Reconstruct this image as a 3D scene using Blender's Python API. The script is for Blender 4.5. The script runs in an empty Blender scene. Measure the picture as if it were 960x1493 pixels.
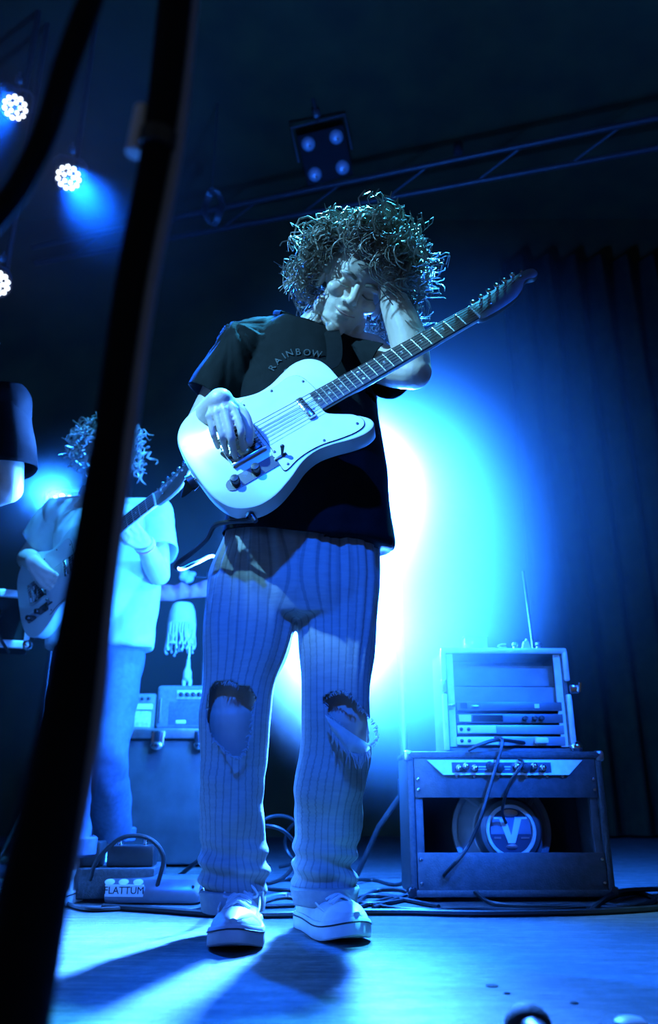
import bpy, bmesh, math, random
import numpy as np
from mathutils import Vector, Matrix, noise
from mathutils.bvhtree import BVHTree

random.seed(11)
rng = np.random.default_rng(11)
R = math.radians
SC = bpy.context.scene
COL = SC.collection
PI = math.pi

# ------------------------------------------------------------------ camera
FPX, CX, CY = 1150.0, 480.0, 746.5          # focal length and centre in the 960x1493 frame
CAM = Vector((0.0, 0.0, 0.265))
PITCH = R(20.0)
cd = bpy.data.cameras.new('camera')
cd.sensor_fit = 'HORIZONTAL'
cd.sensor_width = 24.0
cd.lens = 24.0 * FPX / 960.0
cd.clip_start = 0.02
cd.dof.use_dof = True
cd.dof.focus_distance = 1.72
cd.dof.aperture_fstop = 3.2
cam = bpy.data.objects.new('camera', cd)
COL.objects.link(cam)
cam.location = CAM
cam.rotation_euler = (R(90) + PITCH, 0, 0)
SC.camera = cam

FWD = Vector((0, math.cos(PITCH), math.sin(PITCH)))
UPV = Vector((0, -math.sin(PITCH), math.cos(PITCH)))
RGT = Vector((1, 0, 0))


def ray(px, py):
    return (FWD + RGT * ((px - CX) / FPX) + UPV * ((CY - py) / FPX)).normalized()


def P(px, py, Y):
    """point on the upright plane y = Y that lies under this pixel"""
    d = ray(px, py)
    return CAM + d * (Y / d.y)


def G(px, py, z=0.0):
    """point on the level plane z that lies under this pixel"""
    d = ray(px, py)
    return CAM + d * ((z - CAM.z) / d.z)


def proj(v):
    d = Vector(v) - CAM
    k = d.dot(FWD)
    return (CX + FPX * d.dot(RGT) / k, CY - FPX * d.dot(UPV) / k, k)


# ------------------------------------------------------------------ world and exposure
W = bpy.data.worlds.new('world')
SC.world = W
W.use_nodes = True
wn = W.node_tree.nodes
wn['Background'].inputs[0].default_value = (0.72, 0.86, 1.0, 1)
wn['Background'].inputs[1].default_value = 0.035
vs = SC.view_settings
vs.view_transform = 'Standard'
vs.look = 'None'
vs.exposure = 0.4
vs.gamma = 1.0
vs.use_curve_mapping = False
SC.cycles.use_denoising = True
SC.cycles.max_bounces = 6
SC.cycles.diffuse_bounces = 3
SC.cycles.glossy_bounces = 3
SC.cycles.volume_bounces = 1
SC.cycles.transmission_bounces = 4
SC.cycles.transparent_max_bounces = 8
SC.cycles.sample_clamp_indirect = 6.0

BLUE = (0.003, 0.100, 1.0)
CYAN = (0.15, 0.55, 1.0)


def spot(name, loc, target, watts, angle, blend=0.5, col=BLUE, size=0.06):
    l = bpy.data.lights.new(name, 'SPOT')
    l.energy = watts
    l.color = col
    l.spot_size = R(angle)
    l.spot_blend = blend
    l.shadow_soft_size = size
    o = bpy.data.objects.new(name, l)
    COL.objects.link(o)
    o.location = loc
    o.rotation_euler = (Vector(target) - Vector(loc)).to_track_quat('-Z', 'Y').to_euler()
    return o


# lamps: positions of the fixtures built further down
LAMP_HI = P(574, 712, 2.85)                 # upper lamp of the floor stand behind the player
LAMP_LO = P(540, 925, 2.85)                 # lower lamp of the same stand
PAR_A = P(22, 157, 4.1)
PAR_B = P(100, 259, 4.2)
PAR_C = P(-4, 413, 4.2)
PAR_D = P(92, 742, 3.9)                     # low lamp behind the second guitarist
LAMPC = (0.045, 0.22, 1.0)
spot('upper_backlight', LAMP_HI + Vector((-0.02, -0.10, 0)), (-1.0, 0.9, 0.30), 7000, 76, 0.7, LAMPC, 0.07)
spot('lower_backlight', LAMP_LO + Vector((-0.02, -0.10, 0)), (-0.85, 0.9, 0.45), 4200, 74, 0.7, LAMPC, 0.06)
for p_, w_ in ((LAMP_HI, 380), (LAMP_LO, 420)):          # wide spill of the two bare lenses
    l_ = bpy.data.lights.new('lamp_spill', 'POINT')
    l_.energy = w_
    l_.color = (0.012, 0.15, 1.0)
    l_.shadow_soft_size = 0.07
    o_ = bpy.data.objects.new('lamp_spill', l_)
    COL.objects.link(o_)
    o_.location = p_ + Vector((0, -0.12, 0))
spot('high_par_beam_a', PAR_A + Vector((0.05, -0.08, -0.06)), (-2.0, 0.3, 0.0), 1500, 30, 0.8, BLUE, 0.08)
spot('high_par_beam_b', PAR_B + Vector((0.05, -0.08, -0.06)), (-0.20, 1.90, 1.10), 5000, 17, 0.8, BLUE, 0.08)
spot('low_par_beam', PAR_D + Vector((0, -0.10, 0)), (-1.0, 1.5, 1.7), 1300, 70, 0.8, (0.012, 0.16, 1.0), 0.06)
# the venue's own stage lights outside the picture: the front truss over the audience and the rig right overhead
spot('front_truss_left_offscreen', (-3.0, -0.8, 4.2), (-0.05, 1.62, 1.15), 3300, 10, 0.7, CYAN, 0.08)
spot('front_truss_centre_offscreen', (-0.5, -2.6, 4.0), (-0.04, 1.8, 0.52), 2100, 12, 1.0, BLUE, 0.10)
spot('front_truss_right_offscreen', (2.0, -2.4, 4.0), (0.36, 2.4, 0.45), 9500, 8, 1.0, BLUE, 0.10)
spot('overhead_rig_front_offscreen', (0.7, 2.3, 5.0), (0.06, 1.72, 1.42), 9000, 11, 0.6, (0.05, 0.50, 1.0), 0.10)
spot('overhead_rig_rear_offscreen', (0.4, 1.4, 5.0), (-0.82, 2.95, 1.05), 3800, 22, 1.0, (0.03, 0.33, 1.0), 0.10)


# ------------------------------------------------------------------ materials
MATS = {}


def M(name, col, rough=0.5, metal=0.0, var=0.18, scale=18.0, bump=0.0, bscale=None, emis=None, spec=0.5, sheen=0.0,
      alpha=1.0, trans=0.0):
    if name in MATS:
        return MATS[name]
    m = bpy.data.materials.new(name)
    m.use_nodes = True
    nt = m.node_tree
    b = nt.nodes['Principled BSDF']
    tc = nt.nodes.new('ShaderNodeTexCoord')
    nz = nt.nodes.new('ShaderNodeTexNoise')
    nz.inputs['Scale'].default_value = scale
    nz.inputs['Detail'].default_value = 4
    nt.links.new(tc.outputs['Object'], nz.inputs['Vector'])
    rp = nt.nodes.new('ShaderNodeValToRGB')
    rp.color_ramp.elements[0].position = 0.3
    rp.color_ramp.elements[1].position = 0.7
    rp.color_ramp.elements[0].color = (*[min(1, c * (1 - var)) for c in col], 1)
    rp.color_ramp.elements[1].color = (*[min(1, c * (1 + var)) for c in col], 1)
    nt.links.new(nz.outputs['Fac'], rp.inputs['Fac'])
    nt.links.new(rp.outputs['Color'], b.inputs['Base Color'])
    b.inputs['Roughness'].default_value = rough
    b.inputs['Metallic'].default_value = metal
    b.inputs['Specular IOR Level'].default_value = spec
    if sheen:
        b.inputs['Sheen Weight'].default_value = sheen
    if trans:
        b.inputs['Transmission Weight'].default_value = trans
    b.inputs['Alpha'].default_value = alpha
    if bump:
        n2 = nt.nodes.new('ShaderNodeTexNoise')
        n2.inputs['Scale'].default_value = bscale or scale * 6
        n2.inputs['Detail'].default_value = 3
        nt.links.new(tc.outputs['Object'], n2.inputs['Vector'])
        bp = nt.nodes.new('ShaderNodeBump')
        bp.inputs['Strength'].default_value = bump
        bp.inputs['Distance'].default_value = 0.004
        nt.links.new(n2.outputs['Fac'], bp.inputs['Height'])
        nt.links.new(bp.outputs['Normal'], b.inputs['Normal'])
    if emis:
        b.inputs['Emission Color'].default_value = (*emis[:3], 1)
        b.inputs['Emission Strength'].default_value = emis[3]
    MATS[name] = m
    return m


# ------------------------------------------------------------------ geometry helpers
class Geo:
    def __init__(s):
        s.v, s.f = [], []

    def add(s, v, f):
        o = len(s.v)
        s.v += [tuple(p) for p in v]
        s.f += [tuple(i + o for i in q) for q in f]
        return s

    def loft(s, rings, cap=True, close=True):
        m, n = len(rings), len(rings[0])
        v = [p for r in rings for p in r]
        f = []
        for i in range(m - 1):
            for j in range(n if close else n - 1):
                k = (j + 1) % n
                f.append((i * n + j, i * n + k, (i + 1) * n + k, (i + 1) * n + j))
        if cap:
            f.append(tuple(range(n - 1, -1, -1)))
            f.append(tuple((m - 1) * n + j for j in range(n)))
        return s.add(v, f)

    def tube(s, pts, rad, n=8, cap=True, flat=1.0, up=None):
        pts = [Vector(p) for p in pts]
        m = len(pts)
        if not hasattr(rad, '__len__'):
            rad = [rad] * m
        t = [(pts[min(i + 1, m - 1)] - pts[max(i - 1, 0)]).normalized() for i in range(m)]
        a = Vector(up) if up else (Vector((0, 0, 1)) if abs(t[0].z) < 0.9 else Vector((1, 0, 0)))
        u = (a - t[0] * a.dot(t[0])).normalized()
        rings = []
        for i in range(m):
            u = u - t[i] * u.dot(t[i])
            if u.length < 1e-6:
                u = t[i].orthogonal()
            u.normalize()
            w = t[i].cross(u)
            rings.append([pts[i] + (u * math.cos(2 * PI * j / n) * flat + w * math.sin(2 * PI * j / n)) * rad[i] for j in range(n)])
        return s.loft(rings, cap)

    def limb(s, pts, rad, n=16, per=6, flat=1.0, up=None):
        """rounded, smoothly interpolated tapered limb"""
        p, r = catmull([tuple(q) + (k,) for q, k in zip(pts, rad)], per)
        d0 = (p[0] - p[1]).normalized()
        d1 = (p[-1] - p[-2]).normalized()
        a0, a1 = r[0], r[-1]
        P_, R_ = [], []
        for q in (0.98, 0.85, 0.6, 0.3):
            P_.append(p[0] + d0 * a0 * q)
            R_.append(a0 * math.sqrt(1 - q * q))
        P_ += p
        R_ += r
        for q in (0.3, 0.6, 0.85, 0.98):
            P_.append(p[-1] + d1 * a1 * q)
            R_.append(a1 * math.sqrt(1 - q * q))
        return s.tube(P_, R_, n, True, flat, up)

    def ell(s, c, r, M3=None, nu=16, nv=10):
        rings = []
        for i in range(nv + 1):
            th = PI * (0.02 + 0.96 * i / nv)
            ring = []
            for j in range(nu):
                ph = 2 * PI * j / nu
                q = Vector((r[0] * math.sin(th) * math.cos(ph), r[1] * math.sin(th) * math.sin(ph), -r[2] * math.cos(th)))
                if M3:
                    q = M3 @ q
                ring.append(Vector(c) + q)
            rings.append(ring)
        return s.loft(rings)

    def box(s, c, d, bev=0.0, seg=2, rot=None):
        bm = bmesh.new()
        bmesh.ops.create_cube(bm, size=1.0)
        bmesh.ops.scale(bm, vec=Vector(d), verts=bm.verts)
        if bev:
            bmesh.ops.bevel(bm, geom=bm.edges[:], offset=bev, segments=seg, profile=0.5, affect='EDGES', clamp_overlap=True)
        if rot:
            bmesh.ops.transform(bm, matrix=rot, verts=bm.verts)
        bm.verts.index_update()
        s.add([v.co + Vector(c) for v in bm.verts], [[v.index for v in f.verts] for f in bm.faces])
        bm.free()
        return s

    def prism(s, outline, z0, z1, bev=0.0):
        """outline in xy extruded along z, optional rounded edges"""
        o = [Vector((p[0], p[1], 0)) for p in outline]
        n = len(o)
        if sum(o[i].x * o[(i + 1) % n].y - o[(i + 1) % n].x * o[i].y for i in range(n)) < 0:
            o = o[::-1]
        nr = []
        for i in range(n):
            t = (o[(i + 1) % n] - o[i - 1]).normalized()
            nr.append(Vector((t.y, -t.x, 0)))
        rings = []
        if bev:
            prof = [(z0, bev), (z0 + bev * 0.3, bev * 0.3), (z0 + bev, 0), (z1 - bev, 0), (z1 - bev * 0.3, bev * 0.3), (z1, bev)]
        else:
            prof = [(z0, 0), (z1, 0)]
        for z, k in prof:
            rings.append([o[i] - nr[i] * k + Vector((0, 0, z)) for i in range(n)])
        return s.loft(rings)

    def lathe(s, prof, n=20, c=(0, 0, 0), axis='z', cap=True):
        rings = []
        for r, h in prof:
            ring = []
            for j in range(n):
                a = 2 * PI * j / n
                q = (r * math.cos(a), r * math.sin(a), h)
                if axis == 'y':
                    q = (q[0], q[2], -q[1])
                elif axis == 'x':
                    q = (q[2], q[1], -q[0])
                ring.append(Vector(c) + Vector(q))
            rings.append(ring)
        return s.loft(rings, cap)

    def xf(s, mat):
        s.v = [tuple(mat @ Vector(p)) for p in s.v]
        return s


def catmull(pts, per):
    a = np.array(pts, float)
    n = len(a)
    out = []
    for i in range(n - 1):
        p0, p1, p2, p3 = a[max(i - 1, 0)], a[i], a[i + 1], a[min(i + 2, n - 1)]
        for k in range(per):
            t = k / per
            out.append(0.5 * (2 * p1 + (p2 - p0) * t + (2 * p0 - 5 * p1 + 4 * p2 - p3) * t * t + (3 * p1 - p0 - 3 * p2 + p3) * t ** 3))
    out.append(a[-1])
    return [Vector(o[:3]) for o in out], [max(1e-4, o[3]) if len(o) > 3 else 0 for o in out]


def curve_pts(pts, per=8):
    return catmull([tuple(p) for p in pts], per)[0]


def closed_spline(pts, per=6):
    a = np.array(pts, float)
    n = len(a)
    out = []
    for i in range(n):
        p0, p1, p2, p3 = a[i - 1], a[i], a[(i + 1) % n], a[(i + 2) % n]
        for k in range(per):
            t = k / per
            out.append(0.5 * (2 * p1 + (p2 - p0) * t + (2 * p0 - 5 * p1 + 4 * p2 - p3) * t * t + (3 * p1 - p0 - 3 * p2 + p3) * t ** 3))
    return [tuple(o) for o in out]


def to_mesh(name, g, smooth=35):
    me = bpy.data.meshes.new(name)
    me.from_pydata([tuple(v) for v in g.v], [], g.f)
    me.update()
    if smooth:
        me.shade_smooth()
        me.set_sharp_from_angle(angle=R(smooth))
    return me


def obj(name, g, mat, parent=None, smooth=35, loc=None, rot=None):
    """link one mesh object; g is a Geo or a mesh datablock"""
    me = g if isinstance(g, bpy.types.Mesh) else to_mesh(name, g, smooth)
    if not isinstance(g, bpy.types.Mesh) or not me.materials:
        me.materials.append(mat)
    o = bpy.data.objects.new(name, me)
    COL.objects.link(o)
    if parent:
        o.parent = parent
    if loc is not None:
        o.location = loc
    if rot is not None:
        o.rotation_euler = rot
    return o


def tag(o, label, cat=None, group=None, kind=None):
    if label:
        o['label'] = label
    if cat:
        o['category'] = cat
    if group:
        o['group'] = group
    if kind:
        o['kind'] = kind
    return o


def thing(name, loc, label, cat, rotz=0.0, group=None, mat=None):
    e = bpy.data.objects.new(name, None)
    COL.objects.link(e)
    e.empty_display_size = 0.05
    if mat is not None:
        e.matrix_world = mat
    else:
        e.location = loc
        e.rotation_euler = (0, 0, rotz)
    return tag(e, label, cat, group)


def wobj(name, g, mat, parent, smooth=35):
    """geometry given in world space, parented to an Empty that is only translated"""
    off = parent.location
    if isinstance(g, bpy.types.Mesh):
        g.transform(Matrix.Translation(-off))
        return obj(name, g, mat, parent)
    g.v = [(p[0] - off.x, p[1] - off.y, p[2] - off.z) for p in g.v]
    return obj(name, g, mat, parent, smooth)


def remesh(g, voxel, smooth=4, factor=0.5):
    me = bpy.data.meshes.new('tmp')
    me.from_pydata([tuple(v) for v in g.v], [], g.f)
    bm = bmesh.new()
    bm.from_mesh(me)
    bmesh.ops.recalc_face_normals(bm, faces=bm.faces)
    bm.to_mesh(me)
    bm.free()
    o = bpy.data.objects.new('tmp', me)
    COL.objects.link(o)
    m = o.modifiers.new('r', 'REMESH')
    m.mode = 'VOXEL'
    m.voxel_size = voxel
    m.use_smooth_shade = True
    if smooth:
        sm = o.modifiers.new('s', 'SMOOTH')
        sm.factor = factor
        sm.iterations = smooth
    dg = bpy.context.evaluated_depsgraph_get()
    r = bpy.data.meshes.new_from_object(o.evaluated_get(dg))
    bpy.data.objects.remove(o)
    bpy.data.meshes.remove(me)
    r.shade_smooth()
    return r


def displace(me, fn):
    """move each vertex along its normal by fn(co, normal)"""
    n = len(me.vertices)
    co = np.empty(n * 3)
    me.vertices.foreach_get('co', co)
    no = np.empty(n * 3)
    me.vertex_normals.foreach_get('vector', no)
    co = co.reshape(-1, 3)
    no = no.reshape(-1, 3)
    d = np.array([fn(c, k) for c, k in zip(co, no)])
    me.vertices.foreach_set('co', (co + no * d[:, None]).ravel())
    me.update()


def carve(me, pred):
    """delete faces for which pred(centre, normal) holds"""
    bm = bmesh.new()
    bm.from_mesh(me)
    kill = [f for f in bm.faces if pred(f.calc_center_median(), f.normal)]
    bmesh.ops.delete(bm, geom=kill, context='FACES')
    bm.to_mesh(me)
    bm.free()
    me.update()


def cut(me, co, no, axis=None, reach=0.1):
    """slice off everything on the +normal side, leaving an open edge; axis=(a, b) limits it to what lies round that line"""
    bm = bmesh.new()
    bm.from_mesh(me)
    geo = bm.verts[:] + bm.edges[:] + bm.faces[:]
    if axis:
        a, b = axis
        d = (b - a).normalized()
        fs = []
        for f in bm.faces:
            q = f.calc_center_median() - a
            if 0 < q.dot(d) < (b - a).length * 1.12 + reach * 0.6 and (q - d * q.dot(d)).length < reach:
                fs.append(f)
        geo = list({v for f in fs for v in f.verts}) + list({e for f in fs for e in f.edges}) + fs
    bmesh.ops.bisect_plane(bm, geom=geo, dist=1e-5, plane_co=Vector(co), plane_no=Vector(no), clear_outer=True)
    bm.to_mesh(me)
    bm.free()
    me.update()


def thicken(o, t):
    m = o.modifiers.new('thickness', 'SOLIDIFY')
    m.thickness = t
    m.offset = -1
    return o


def text_geo(s, size, depth=0.001):
    c = bpy.data.curves.new('t', 'FONT')
    c.body = s
    c.size = size
    c.extrude = depth / 2
    c.align_x = 'CENTER'
    c.align_y = 'CENTER'
    c.resolution_u = 3
    o = bpy.data.objects.new('t', c)
    COL.objects.link(o)
    dg = bpy.context.evaluated_depsgraph_get()
    me = bpy.data.meshes.new_from_object(o.evaluated_get(dg))
    g = Geo().add([v.co.copy() for v in me.vertices], [list(p.vertices) for p in me.polygons])
    bpy.data.objects.remove(o)
    bpy.data.curves.remove(c)
    bpy.data.meshes.remove(me)
    return g


def basis(x, y, z, o):
    m = Matrix.Identity(4)
    for i, a in enumerate((x, y, z)):
        m[0][i], m[1][i], m[2][i] = a
    m.translation = o
    return m


def inpoly(x, y, poly):
    c = False
    j = len(poly) - 1
    for i in range(len(poly)):
        xi, yi = poly[i]
        xj, yj = poly[j]
        if (yi > y) != (yj > y) and x < (xj - xi) * (y - yi) / (yj - yi) + xi:
            c = not c
        j = i
    return c


# ================================================================== the setting
def floor_material():
    m = bpy.data.materials.new('stage_floor_paint')
    m.use_nodes = True
    nt = m.node_tree
    b = nt.nodes['Principled BSDF']
    tc = nt.nodes.new('ShaderNodeTexCoord')
    mp = nt.nodes.new('ShaderNodeMapping')
    mp.inputs['Scale'].default_value = (2.2, 11.0, 1.0)
    mp.inputs['Rotation'].default_value = (0, 0, R(8))
    nt.links.new(tc.outputs['Object'], mp.inputs['Vector'])
    n1 = nt.nodes.new('ShaderNodeTexNoise')
    n1.inputs['Scale'].default_value = 2.4
    n1.inputs['Detail'].default_value = 9
    n1.inputs['Roughness'].default_value = 0.72
    nt.links.new(mp.outputs['Vector'], n1.inputs['Vector'])
    n2 = nt.nodes.new('ShaderNodeTexNoise')
    n2.inputs['Scale'].default_value = 28
    n2.inputs['Detail'].default_value = 8
    n2.inputs['Roughness'].default_value = 0.8
    nt.links.new(tc.outputs['Object'], n2.inputs['Vector'])
    mx = nt.nodes.new('ShaderNodeMath')
    mx.operation = 'MULTIPLY_ADD'
    mx.inputs[1].default_value = 0.45
    nt.links.new(n2.outputs['Fac'], mx.inputs[0])
    sc = nt.nodes.new('ShaderNodeMath')
    sc.operation = 'MULTIPLY'
    sc.inputs[1].default_value = 0.6
    nt.links.new(n1.outputs['Fac'], sc.inputs[0])
    nt.links.new(sc.outputs[0], mx.inputs[2])
    rp = nt.nodes.new('ShaderNodeValToRGB')
    e = rp.color_ramp.elements
    e[0].position, e[0].color = 0.36, (0.016, 0.016, 0.016, 1)
    e[1].position, e[1].color = 0.66, (0.15, 0.15, 0.145, 1)
    x = rp.color_ramp.elements.new(0.5)
    x.color = (0.05, 0.05, 0.048, 1)
    nt.links.new(mx.outputs[0], rp.inputs['Fac'])
    nt.links.new(rp.outputs['Color'], b.inputs['Base Color'])
    rr = nt.nodes.new('ShaderNodeMapRange')
    rr.inputs['To Min'].default_value = 0.72
    rr.inputs['To Max'].default_value = 0.34
    rr.inputs['From Min'].default_value = 0.38
    rr.inputs['From Max'].default_value = 0.66
    nt.links.new(mx.outputs[0], rr.inputs['Value'])
    nt.links.new(rr.outputs['Result'], b.inputs['Roughness'])
    bp = nt.nodes.new('ShaderNodeBump')
    bp.inputs['Strength'].default_value = 1.0
    bp.inputs['Distance'].default_value = 0.012
    nt.links.new(mx.outputs[0], bp.inputs['Height'])
    nt.links.new(bp.outputs['Normal'], b.inputs['Normal'])
    b.inputs['Specular IOR Level'].default_value = 0.9
    return m


XW, Y0, YB, ZC = 4.2, -0.35, 6.4, 5.7
M_BLACKWALL = M('black_wall_paint', (0.045, 0.032, 0.006), 0.85, 0, 0.3, 3, 0.2)
M_DRAPE = M('black_drape', (0.040, 0.028, 0.005), 0.95, 0, 0.3, 8, 0.2)

fl = obj('floor', Geo().box((0, (Y0 + YB) / 2, -0.06), (2 * XW, YB - Y0, 0.12)), floor_material(), smooth=0)
tag(fl, 'scuffed dark painted wooden stage floor', kind='structure')
# worn knots and gouges in the boards, slightly raised gaffer-tape crumbs
wb = obj('wall_back', Geo().box((0, YB + 0.06, ZC / 2), (2 * XW, 0.12, ZC)), M_BLACKWALL, smooth=0)
tag(wb, 'black painted back wall of the stage', kind='structure')
wl = obj('wall_left', Geo().box((-XW - 0.06, (Y0 + YB) / 2, ZC / 2), (0.12, YB - Y0, ZC)), M_BLACKWALL, smooth=0)
tag(wl, 'black side wall on the keyboard side of the stage', kind='structure')
wr = obj('wall_right', Geo().box((XW + 0.06, (Y0 + YB) / 2, ZC / 2), (0.12, YB - Y0, ZC)), M_BLACKWALL, smooth=0)
tag(wr, 'black side wall beyond the amplifier', kind='structure')
ce = obj('ceiling', Geo().box((0, (Y0 + YB) / 2 - 1, ZC + 0.06), (2 * XW, YB - Y0 + 2, 0.12)), M_BLACKWALL, smooth=0)
tag(ce, 'black ceiling above the lighting rig', kind='structure')


# pleated black drape along the right side of the back wall
def drape(x0, x1, y, z1, label):
    rows = []
    n = 90
    for z in (0.02, z1):
        row = []
        for i in range(n + 1):
            t = i / n
            x = x0 + (x1 - x0) * t
            row.append(Vector((x, y + 0.05 * math.sin(t * (x1 - x0) * 26) + 0.02 * math.sin(t * 61), z)))
        rows.append(row)
    g = Geo().loft(rows, cap=False, close=False)
    o = obj('stage_drape', g, M_DRAPE)
    thicken(o, 0.01)
    return tag(o, label, 'curtain')


drape(1.6, 4.0, 6.1, 5.0, 'pleated black stage curtain hanging on the back wall behind the amplifier')


# haze machine smoke filling the stage
def haze():
    puff(P(575, 830, 2.42), (0.58, 0.74, 0.80), 2.8, 'thick bright puff of smoke lit by the stand lamps behind the player')
    puff(P(640, 720, 3.3), (1.35, 1.10, 1.40), 0.26, 'thin blue haze drifting over the stage behind the amplifier and lamps')
    puff(P(120, 230, 3.9), (1.5, 1.4, 1.6), 0.14, 'thin haze under the ceiling around the lit stage lights')
    puff(P(215, 900, 3.5), (1.1, 1.0, 1.0), 0.11, 'thin low haze around the guitarist in white and the road case')
    puff(P(60, 745, 3.75), (0.60, 0.40, 0.36), 0.35, 'glowing puff of smoke around the low lamp behind the guitarist in white')


def puff(c, scale, dens, label):
    g = Geo().ell((0, 0, 0), (1, 1, 1), None, 24, 14)
    m = bpy.data.materials.new('smoke_puff')
    m.use_nodes = True
    nt = m.node_tree
    nt.nodes.clear()
    out = nt.nodes.new('ShaderNodeOutputMaterial')
    sc = nt.nodes.new('ShaderNodeVolumeScatter')
    sc.inputs['Anisotropy'].default_value = 0.3
    tc = nt.nodes.new('ShaderNodeTexCoord')
    ln = nt.nodes.new('ShaderNodeVectorMath')
    ln.operation = 'LENGTH'
    nt.links.new(tc.outputs['Object'], ln.inputs[0])
    mr = nt.nodes.new('ShaderNodeMapRange')
    mr.interpolation_type = 'SMOOTHERSTEP'
    mr.inputs['From Min'].default_value = 1.0
    mr.inputs['From Max'].default_value = 0.0
    mr.inputs['To Min'].default_value = 0.0
    mr.inputs['To Max'].default_value = dens
    nt.links.new(ln.outputs['Value'], mr.inputs['Value'])
    nt.links.new(mr.outputs['Result'], sc.inputs['Density'])
    nt.links.new(sc.outputs[0], out.inputs['Volume'])
    o = obj('smoke_puff', g, m)
    o.location = c
    o.scale = scale
    tag(o, label, 'smoke', kind='stuff')


haze()

# ================================================================== materials for things
M_BLK = M('black_metal', (0.022, 0.022, 0.023), 0.38, 0.0, 0.3, 30, 0.05)
M_BLKG = M('gloss_black_metal', (0.016, 0.016, 0.017), 0.16, 0.0, 0.2, 30)
M_RUB = M('black_rubber', (0.014, 0.014, 0.014), 0.45, 0, 0.2, 40)
M_CHR = M('chrome', (0.72, 0.72, 0.72), 0.16, 1.0, 0.08, 30)
M_STEEL = M('brushed_steel', (0.55, 0.55, 0.55), 0.32, 1.0, 0.15, 40)
M_WHITE = M('white_plastic', (0.78, 0.78, 0.76), 0.4, 0, 0.06, 20)
M_TOLEX = M('black_tolex', (0.050, 0.050, 0.052), 0.5, 0, 0.35, 120, 0.5, 420)
M_PLY = M('black_back_panel', (0.060, 0.060, 0.063), 0.45, 0, 0.25, 40, 0.25, 260)
M_ALU = M('aluminium_edge', (0.80, 0.80, 0.80), 0.35, 0.15, 0.12, 30)
M_LAMP = M('lit_stand_lens', (0.9, 0.95, 1.0), 0.3, 0, 0.02, 10, emis=(0.15, 0.5, 1.0, 60))
M_VOID = M('matt_black_housing', (0.006, 0.006, 0.006), 0.9, 0, 0.2, 20)
M_LENS = M('lit_lens', (0.9, 0.95, 1.0), 0.3, 0, 0.02, 10, emis=(0.85, 0.95, 1.0, 2.6))


# ================================================================== lamps
def look(loc, target, rollup=Vector((0, 0, 1))):
    """frame whose -y axis points from loc to target"""
    y = -(Vector(target) - Vector(loc)).normalized()
    x = y.cross(rollup).normalized()
    z = x.cross(y)
    return basis(x, y, z, Vector(loc))


def par_can(name, loc, target, label, r=0.09, lit=True, hang=True, group=None):
    """LED par can seen from its lens side; local -y is the beam"""
    t = thing(name, None, label, 'stage light', group=group, mat=look(loc, target))
    body = Geo().lathe([(r * 0.55, 0.20), (r * 0.8, 0.19), (r * 0.98, 0.12), (r * 1.0, 0.0), (r * 1.06, -0.005), (r * 1.06, -0.02),
                        (r * 0.98, -0.02), (r * 0.97, -0.006), (0.001, -0.004)], 28, axis='y')
    obj('housing', body, M_VOID, t)
    cells = [(0.36 * r, 5, 0.2), (0.76 * r, 11, 0.0)]
    base = Geo().lathe([(0.001, -0.018), (0.7, -0.016), (0.95, -0.009), (1.0, -0.004), (1.0, 0.0)][::-1], 12, axis='y')
    for rad, n, ph in cells:
        cr = rad * math.sin(PI / n) * (0.80 if n > 6 else 0.70)
        me = Geo().add([(v[0] * cr, v[1], v[2] * cr) for v in base.v], base.f)
        me = to_mesh('lens', me)
        me.materials.append(M_LENS if lit else M_STEEL)
        for k in range(n):
            a = 2 * PI * k / n + ph
            o = bpy.data.objects.new('lens', me)
            COL.objects.link(o)
            o.parent = t
            o.location = (rad * math.cos(a), -0.006, rad * math.sin(a))
    # yoke and clamp
    g = Geo()
    g.tube([(-r * 1.18, 0.07, 0), (-r * 1.18, 0.08, r * 1.1), (-r * 0.8, 0.08, r * 1.45), (r * 0.8, 0.08, r * 1.45), (r * 1.18, 0.08, r * 1.1), (r * 1.18, 0.07, 0)], 0.010, 6)
    obj('yoke', g, M_BLK, t)
    obj('yoke_knob', Geo().lathe([(0.02, -r * 1.30), (0.022, -r * 1.22), (0.01, -r * 1.12), (0.01, -r * 0.95)], 10, (0, 0.07, 0), 'x'), M_BLK, t)
    if hang:
        g = Geo().tube([(0, 0.08, r * 1.45), (0, 0.08, r * 1.45 + 0.10)], 0.009, 6).box((0, 0.08, r * 1.45 + 0.05), (0.05, 0.05, 0.05), 0.008)
        obj('clamp', g, M_BLK, t)
    return t


par_can('par_can', PAR_A, (-0.5, 0.2, 0.8), 'lit round LED stage light near the loose black cable, farther from the pole', 0.088)
par_can('par_can', PAR_B, (-0.35, 0.2, 0.6), 'lit round LED stage light hanging beside the black pole', 0.088)
par_can('par_can', PAR_C, (1.6, 1.4, 1.2), 'LED stage light turned sideways above the keyboard player', 0.085)
par_can('par_can', PAR_D, (-0.7, 1.0, 1.2), 'low LED stage light shining behind the guitarist in white', 0.085, hang=False)


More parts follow.
